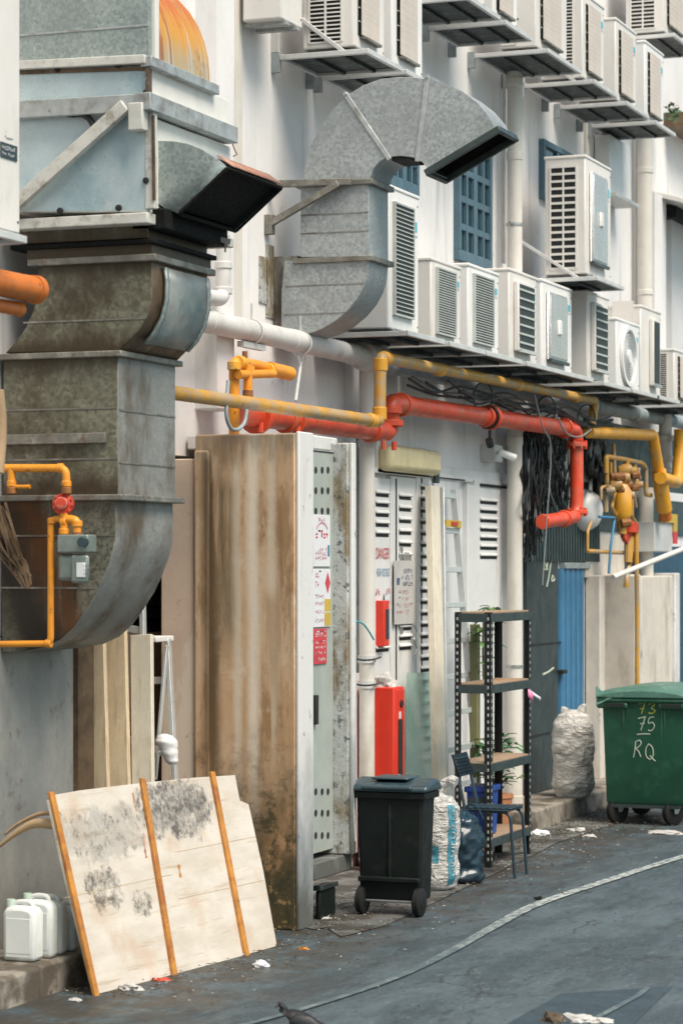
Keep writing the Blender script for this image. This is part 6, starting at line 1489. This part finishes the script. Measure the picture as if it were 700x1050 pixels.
mb.prism([(DX-.006,cy+hw*.45,zt-.02),(DX-.006,cy-hw*.45,zt-.02),(DX+.05,cy-hw*.42,zb_+.05),(DX+.05,cy+hw*.42,zb_+.05)],(.05,0,0))
mb.build('end_rib', M['green'], t, bevel=.012)
mb = MB(); mb.box(DX-.045, DX+LEN+.045, cy-hw-.05, cy+hw+.05, zt-.045, zt-.0); mb.box(DX-.042, DX+.1, cy+hw*.36, cy+hw+.045, zt-.10, zt-.04); mb.box(DX-.042, DX+.1, cy-hw-.045, cy-hw*.36, zt-.10, zt-.04); rm = mb.build('rim', M['green'], t, bevel=.02)
mb = MB()
for y0, y1 in ((cy+hw*.44,cy+hw*.92),(cy-hw*.92,cy-hw*.44)): mb.box(DX-.0445, DX-.03, y0, y1, zt-.08, zt-.05)
mb.build('hand_slot', M['dark'], rm)
mb = MB(); rings = []
for i in range(9):
    q = i/8; y = cy-hw-.04+(2*hw+.08)*q; zz = zt+.02+.055*math.sin(math.pi*q)**.7
    rings.append([Vector((DX-.05,y,zt+.002)),Vector((DX-.05,y,zz)),Vector((DX+.12,y,zz+.035)),Vector((DX+LEN-.1,y,zz+.035)),Vector((DX+LEN+.05,y,zz)),Vector((DX+LEN+.05,y,zt+.002))])
mb.rings(rings); mb.build('lid', M['greenlid'], t, bevel=.012)
mb = MB(); mb.prism([(DX-.05,cy+hw+.045,zt-.08),(DX-.05,cy+hw+.05,zt+.11),(DX+.0,cy+hw+.02,zt+.06),(DX-.05,cy+hw-.12,zt+.005)],(.06,0,0)); mb.build('lid_stop', M['greenlid'], t, bevel=.008)
for xx, yy in ((DX+.14,cy+hw*.72),(DX+.14,cy-hw*.62),(DX+LEN-.15,cy+hw*.72),(DX+LEN-.15,cy-hw*.62)):
    mb = MB(); ax = Vector((.55,.83,0)); mb.lathe([(0,-.03),(.10,-.035),(.120,-.025),(.125,0),(.120,.025),(.10,.035),(0,.035)], (xx,yy,.125), ax, 26); w_ = mb.build('wheel', M['rubber'], t)
    mb = MB(); n_ = Vector((.83,-.55,0))
    for s in (-.042, .042): mb.prism([Vector((xx,yy,.11))+ax*s-n_*.02, Vector((xx,yy,.11))+ax*s+n_*.02, Vector((xx,yy,zb_+.005))+ax*s+n_*.07, Vector((xx,yy,zb_+.005))+ax*s-n_*.03], ax*.005)
    mb.build('fork', M['steel'], w_)
mb = MB(); mb.box(DX+.05, DX+LEN-.05, cy-hw*.8, cy+hw*.8, zb_-.03, zb_+.004); mb.build('base_plate', M['rack_beam'], t)
def chalk(pts, mat, r=.0052):
    q = [W(u, v, x=DX) for u, v in pts]; z0_ = zt
    out = []
    for p in smoothpath(q, 4): out.append(Vector((DX-.006+.056*max(0,(zt-.02-p.z))/(zt-zb_)-.001, p.y, p.z)))
    mb = MB(); mb.tube(out, r, 5); return mb
def chalks(name, strokes, mat):
    mb = MB()
    for s in strokes:
        m_ = chalk(s, mat); mb.add(m_.v, m_.f)
    mb.build(name, M[mat], t)
def seg_(*a): return list(a)
chalks('chalk_number', [[(654.5,721.5),(661,720.5),(661,721),(657.5,732)],[(656,727),(660.5,726.5)],[(665,722.5),(668.5,721),(671,723),(667.5,726),(671.5,729),(668,732),(664.5,731)]], 'chalk_y')
chalks('chalk_number', [[(654,737),(661,735.5),(661,736),(656.5,749)],[(656,742.5),(660.5,742)],[(670.5,735.5),(665.5,736.5),(664.5,742),(668.5,741),(670.5,745),(667.5,749.5),(664,749)]], 'chalk')
chalks('chalk_line', [[(652.5,753.5),(659,753),(666,753)]], 'chalk')
chalks('chalk_letters', [[(651,761),(650,770),(648.5,777)],[(651,761),(655,759.5),(656.5,763),(653,767),(651,768),(654,771),(656,776.5)],[(664,764),(661.5,768),(661.5,775),(665,779),(668.5,776),(668.5,768),(665,763.5),(663.5,764)],[(665.5,775),(668,778),(671,781)]], 'chalk')
# ------------------------------------------------------------------ pigeon
pg = W(306,1077,z=0)
t = thing('pigeon', 'dark pigeon standing on the road at the bottom picture edge', 'pigeon', tuple(pg))
H = pg
def pgp(a, y_, z): return pg+Vector((-ST*-a, 0, 0))*0+Vector((ST*a, -CT*a, z))   # a: to picture right
fw = Vector((-ST, CT, 0))      # bird faces picture left
sd = Vector((CT, ST, 0))
path = [(-.16,.092,.010),(-.11,.105,.036),(-.05,.122,.060),(.0,.135,.068),(.04,.15,.058),(.062,.168,.042),(.070,.188,.030),(.072,.203,.025),(.076,.218,.027),(.083,.230,.023),(.09,.237,.008)]
mb = MB(); rings = []
for f, z, r in path:
    c = pg+fw*f+AZ*z
    rings.append([c+sd*r*.95*math.cos(a*.3927)+ (AZ*(1 if f < .06 else .35)+fw*(0 if f < .06 else .75)).normalized()*r*math.sin(a*.3927) for a in range(16)])
mb.rings(rings); bd_ = mb.build('body', M['feather'], t, ang=80)
m = bd_.modifiers.new('sub', 'SUBSURF'); m.levels = 1; m.render_levels = 1
for s in (1, -1):
    mb = MB(); rings = []
    for f, z, hh in ((.045,.150,.012),(.01,.145,.045),(-.06,.125,.045),(-.13,.105,.022),(-.185,.09,.006)):
        c = pg+fw*f+AZ*z+sd*s*(.050 if -.1 < f < .05 else .028); rings.append([c+AZ*hh*math.sin(a*.785)+sd*s*.012*math.cos(a*.785) for a in range(8)])
    mb.rings(rings); mb.build('wing', M['feather2'], t, ang=80)
    mb = MB(); c = pg+fw*.0+sd*s*.025; mb.tube([c+AZ*.06, c+AZ*.01], .006, 6)
    for q in (-.5, 0, .5): mb.tube([c+AZ*.008, c+AZ*.004+fw*.035*math.cos(q)+sd*.035*math.sin(q)], .004, 5)
    mb.tube([c+AZ*.008, c+AZ*.004-fw*.02], .004, 5); mb.build('foot', M['foot'], t)
    mb = MB(); mb.lathe([(0,.002),(.002,.001),(.0028,-.002)], pg+fw*.088+AZ*.224+sd*s*.0235, sd*s, 8); mb.build('eye', M['eye'], t)
mb = MB(); mb.rings([[pg+fw*f+AZ*z+sd*w_*math.cos(a*.785)+AZ*.006*math.sin(a*.785) for a in range(8)] for f, z, w_ in ((-.12,.095,.025),(-.19,.085,.034),(-.235,.08,.032))]); mb.build('tail', M['feather2'], t)
mb = MB(); mb.tube([pg+fw*.092+AZ*.222, pg+fw*.110+AZ*.217, pg+fw*.120+AZ*.211], [.007,.005,.001], 8); mb.build('beak', M['beak'], t)
# ------------------------------------------------------------------ litter
c = W(592,1048,z=0)
t = thing('crumpled_foil', 'crumpled foil and paper on the road at the bottom right', 'litter', tuple(c))
o1 = crumple('x', (0,0,0), (.07,.10,.035), 'paper', 21, name='foil'); o1.parent = t
o2 = crumple('x', (-.05,.12,0), (.06,.06,.04), 'debris', 5, name='leaf_wad'); o2.parent = t
o3 = crumple('x', (.02,-.11,0), (.05,.07,.02), 'paper', 8, name='foil'); o3.parent = t
for o in (o1, o2, o3):
    for key in ('label', 'category'): del o[key]
lit = [('white plastic scrap by the far leg of the rack', 552,858,.09,.05,'whitebag'),('white scrap at the foot of the far kerb', 592,853,.08,.03,'paper'),('grey wrapper on the road before the far kerb', 604,859,.06,.02,'paper'),
  ('flattened white packet under the front of the green bin', 684,855,.16,.02,'paper'),('white tissue below the middle batten', 133,1015,.07,.03,'paper'),('flattened cup by the lower right of the plywood', 267,992,.045,.03,'whitebag'),
  ('red wrapper near the middle batten foot', 166,1006,.05,.015,'regred'),('white strip lying below the step box', 333,943,.05,.012,'paper'),('white bit beside the pigeon', 320,1049,.02,.012,'paper'),('pale scrap left of the plywood foot', 77,1027,.04,.015,'paper'),('black wrapper on the road line', 552,923,.03,.02,'rubber'),('orange peel scrap by the slab foot', 311,974,.035,.012,'batten')]
for i, (lab, u, v, s, h, m_) in enumerate(lit): crumple(lab, tuple(W(u,v,z=0)+AZ*(.008 if h < .01 else .0)), (s*.6,s,h), m_, 30+i, name='litter', sub=.5, group='scraps of litter on the ground')
mb = MB(); rr = random.Random(77)
def bit(c, s):
    a = rr.uniform(0,6.28); d = Vector((math.cos(a),math.sin(a),rr.uniform(-.2,.3))); e = Vector((-d.y,d.x,rr.uniform(-.3,.3)))
    mb.add([c-d*s, c+e*s*.5, c+d*s, c-e*s*.4], [(0,1,2,3)])
for i in range(1700):
    x = rr.uniform(13,26); y = 6.75-abs(rr.gauss(0,.5))
    bit(Vector((x, y, .016)), rr.uniform(.006,.022))
for i in range(300): bit(Vector((rr.uniform(13,26), rr.uniform(4.2,6.6), .008)), rr.uniform(.004,.012))
o = mb.build('leaf_litter', M['debris'], smooth=False, solid=.003); tag(o, 'dead leaves and grit scattered along the kerb and wall foot', 'ground litter', kind='stuff')
mb = MB()
for i in range(620):
    x = rr.uniform(13,27); y = 6.7-abs(rr.gauss(0,.5)); bit(Vector((x, y, .017)), rr.uniform(.004,.014))
o = mb.build('paper_grit', M['scrap'], smooth=False, solid=.003); tag(o, 'pale paper flecks and grit scattered along the kerb and wall foot', 'ground litter', kind='stuff')
# ------------------------------------------------------------------ light
w = bpy.data.worlds.new('World'); scene.world = w; w.use_nodes = True
nt = w.node_tree; bg = nt.nodes['Background']; sky = nt.nodes.new('ShaderNodeTexSky'); sky.sky_type = 'NISHITA'; sky.sun_disc = False
EL = R(56)
sd_ = Vector((-.42,-.80,0)).normalized()            # towards the sun, on the ground
sky.sun_elevation = EL; sky.sun_rotation = math.atan2(sd_.x, sd_.y)
sky.air_density = 1; sky.dust_density = 2.5; sky.ozone_density = 1
mx = nt.nodes.new('ShaderNodeMix'); mx.data_type = 'RGBA'; mx.blend_type = 'MULTIPLY'; mx.inputs[0].default_value = 1; mx.inputs[7].default_value = (1.0,1.07,.95,1)   # green tint multiplied into the sky colour, turning its lilac fill teal
nt.links.new(sky.outputs[0], mx.inputs[6]); nt.links.new(mx.outputs[2], bg.inputs[0]); bg.inputs[1].default_value = .10
sl = bpy.data.lights.new('sun', 'SUN'); so = bpy.data.objects.new('sun', sl); COL.objects.link(so)
sl.energy = 2.5; sl.angle = R(34); sl.color = (1, .91, .80)
dirv = Vector((sd_.x*math.cos(EL), sd_.y*math.cos(EL), math.sin(EL)))
so.rotation_euler = dirv.to_track_quat('Z', 'Y').to_euler()
vs = scene.view_settings; vs.view_transform = 'Standard'; vs.look = 'None'; vs.gamma = 1; vs.use_curve_mapping = False; vs.exposure = .80
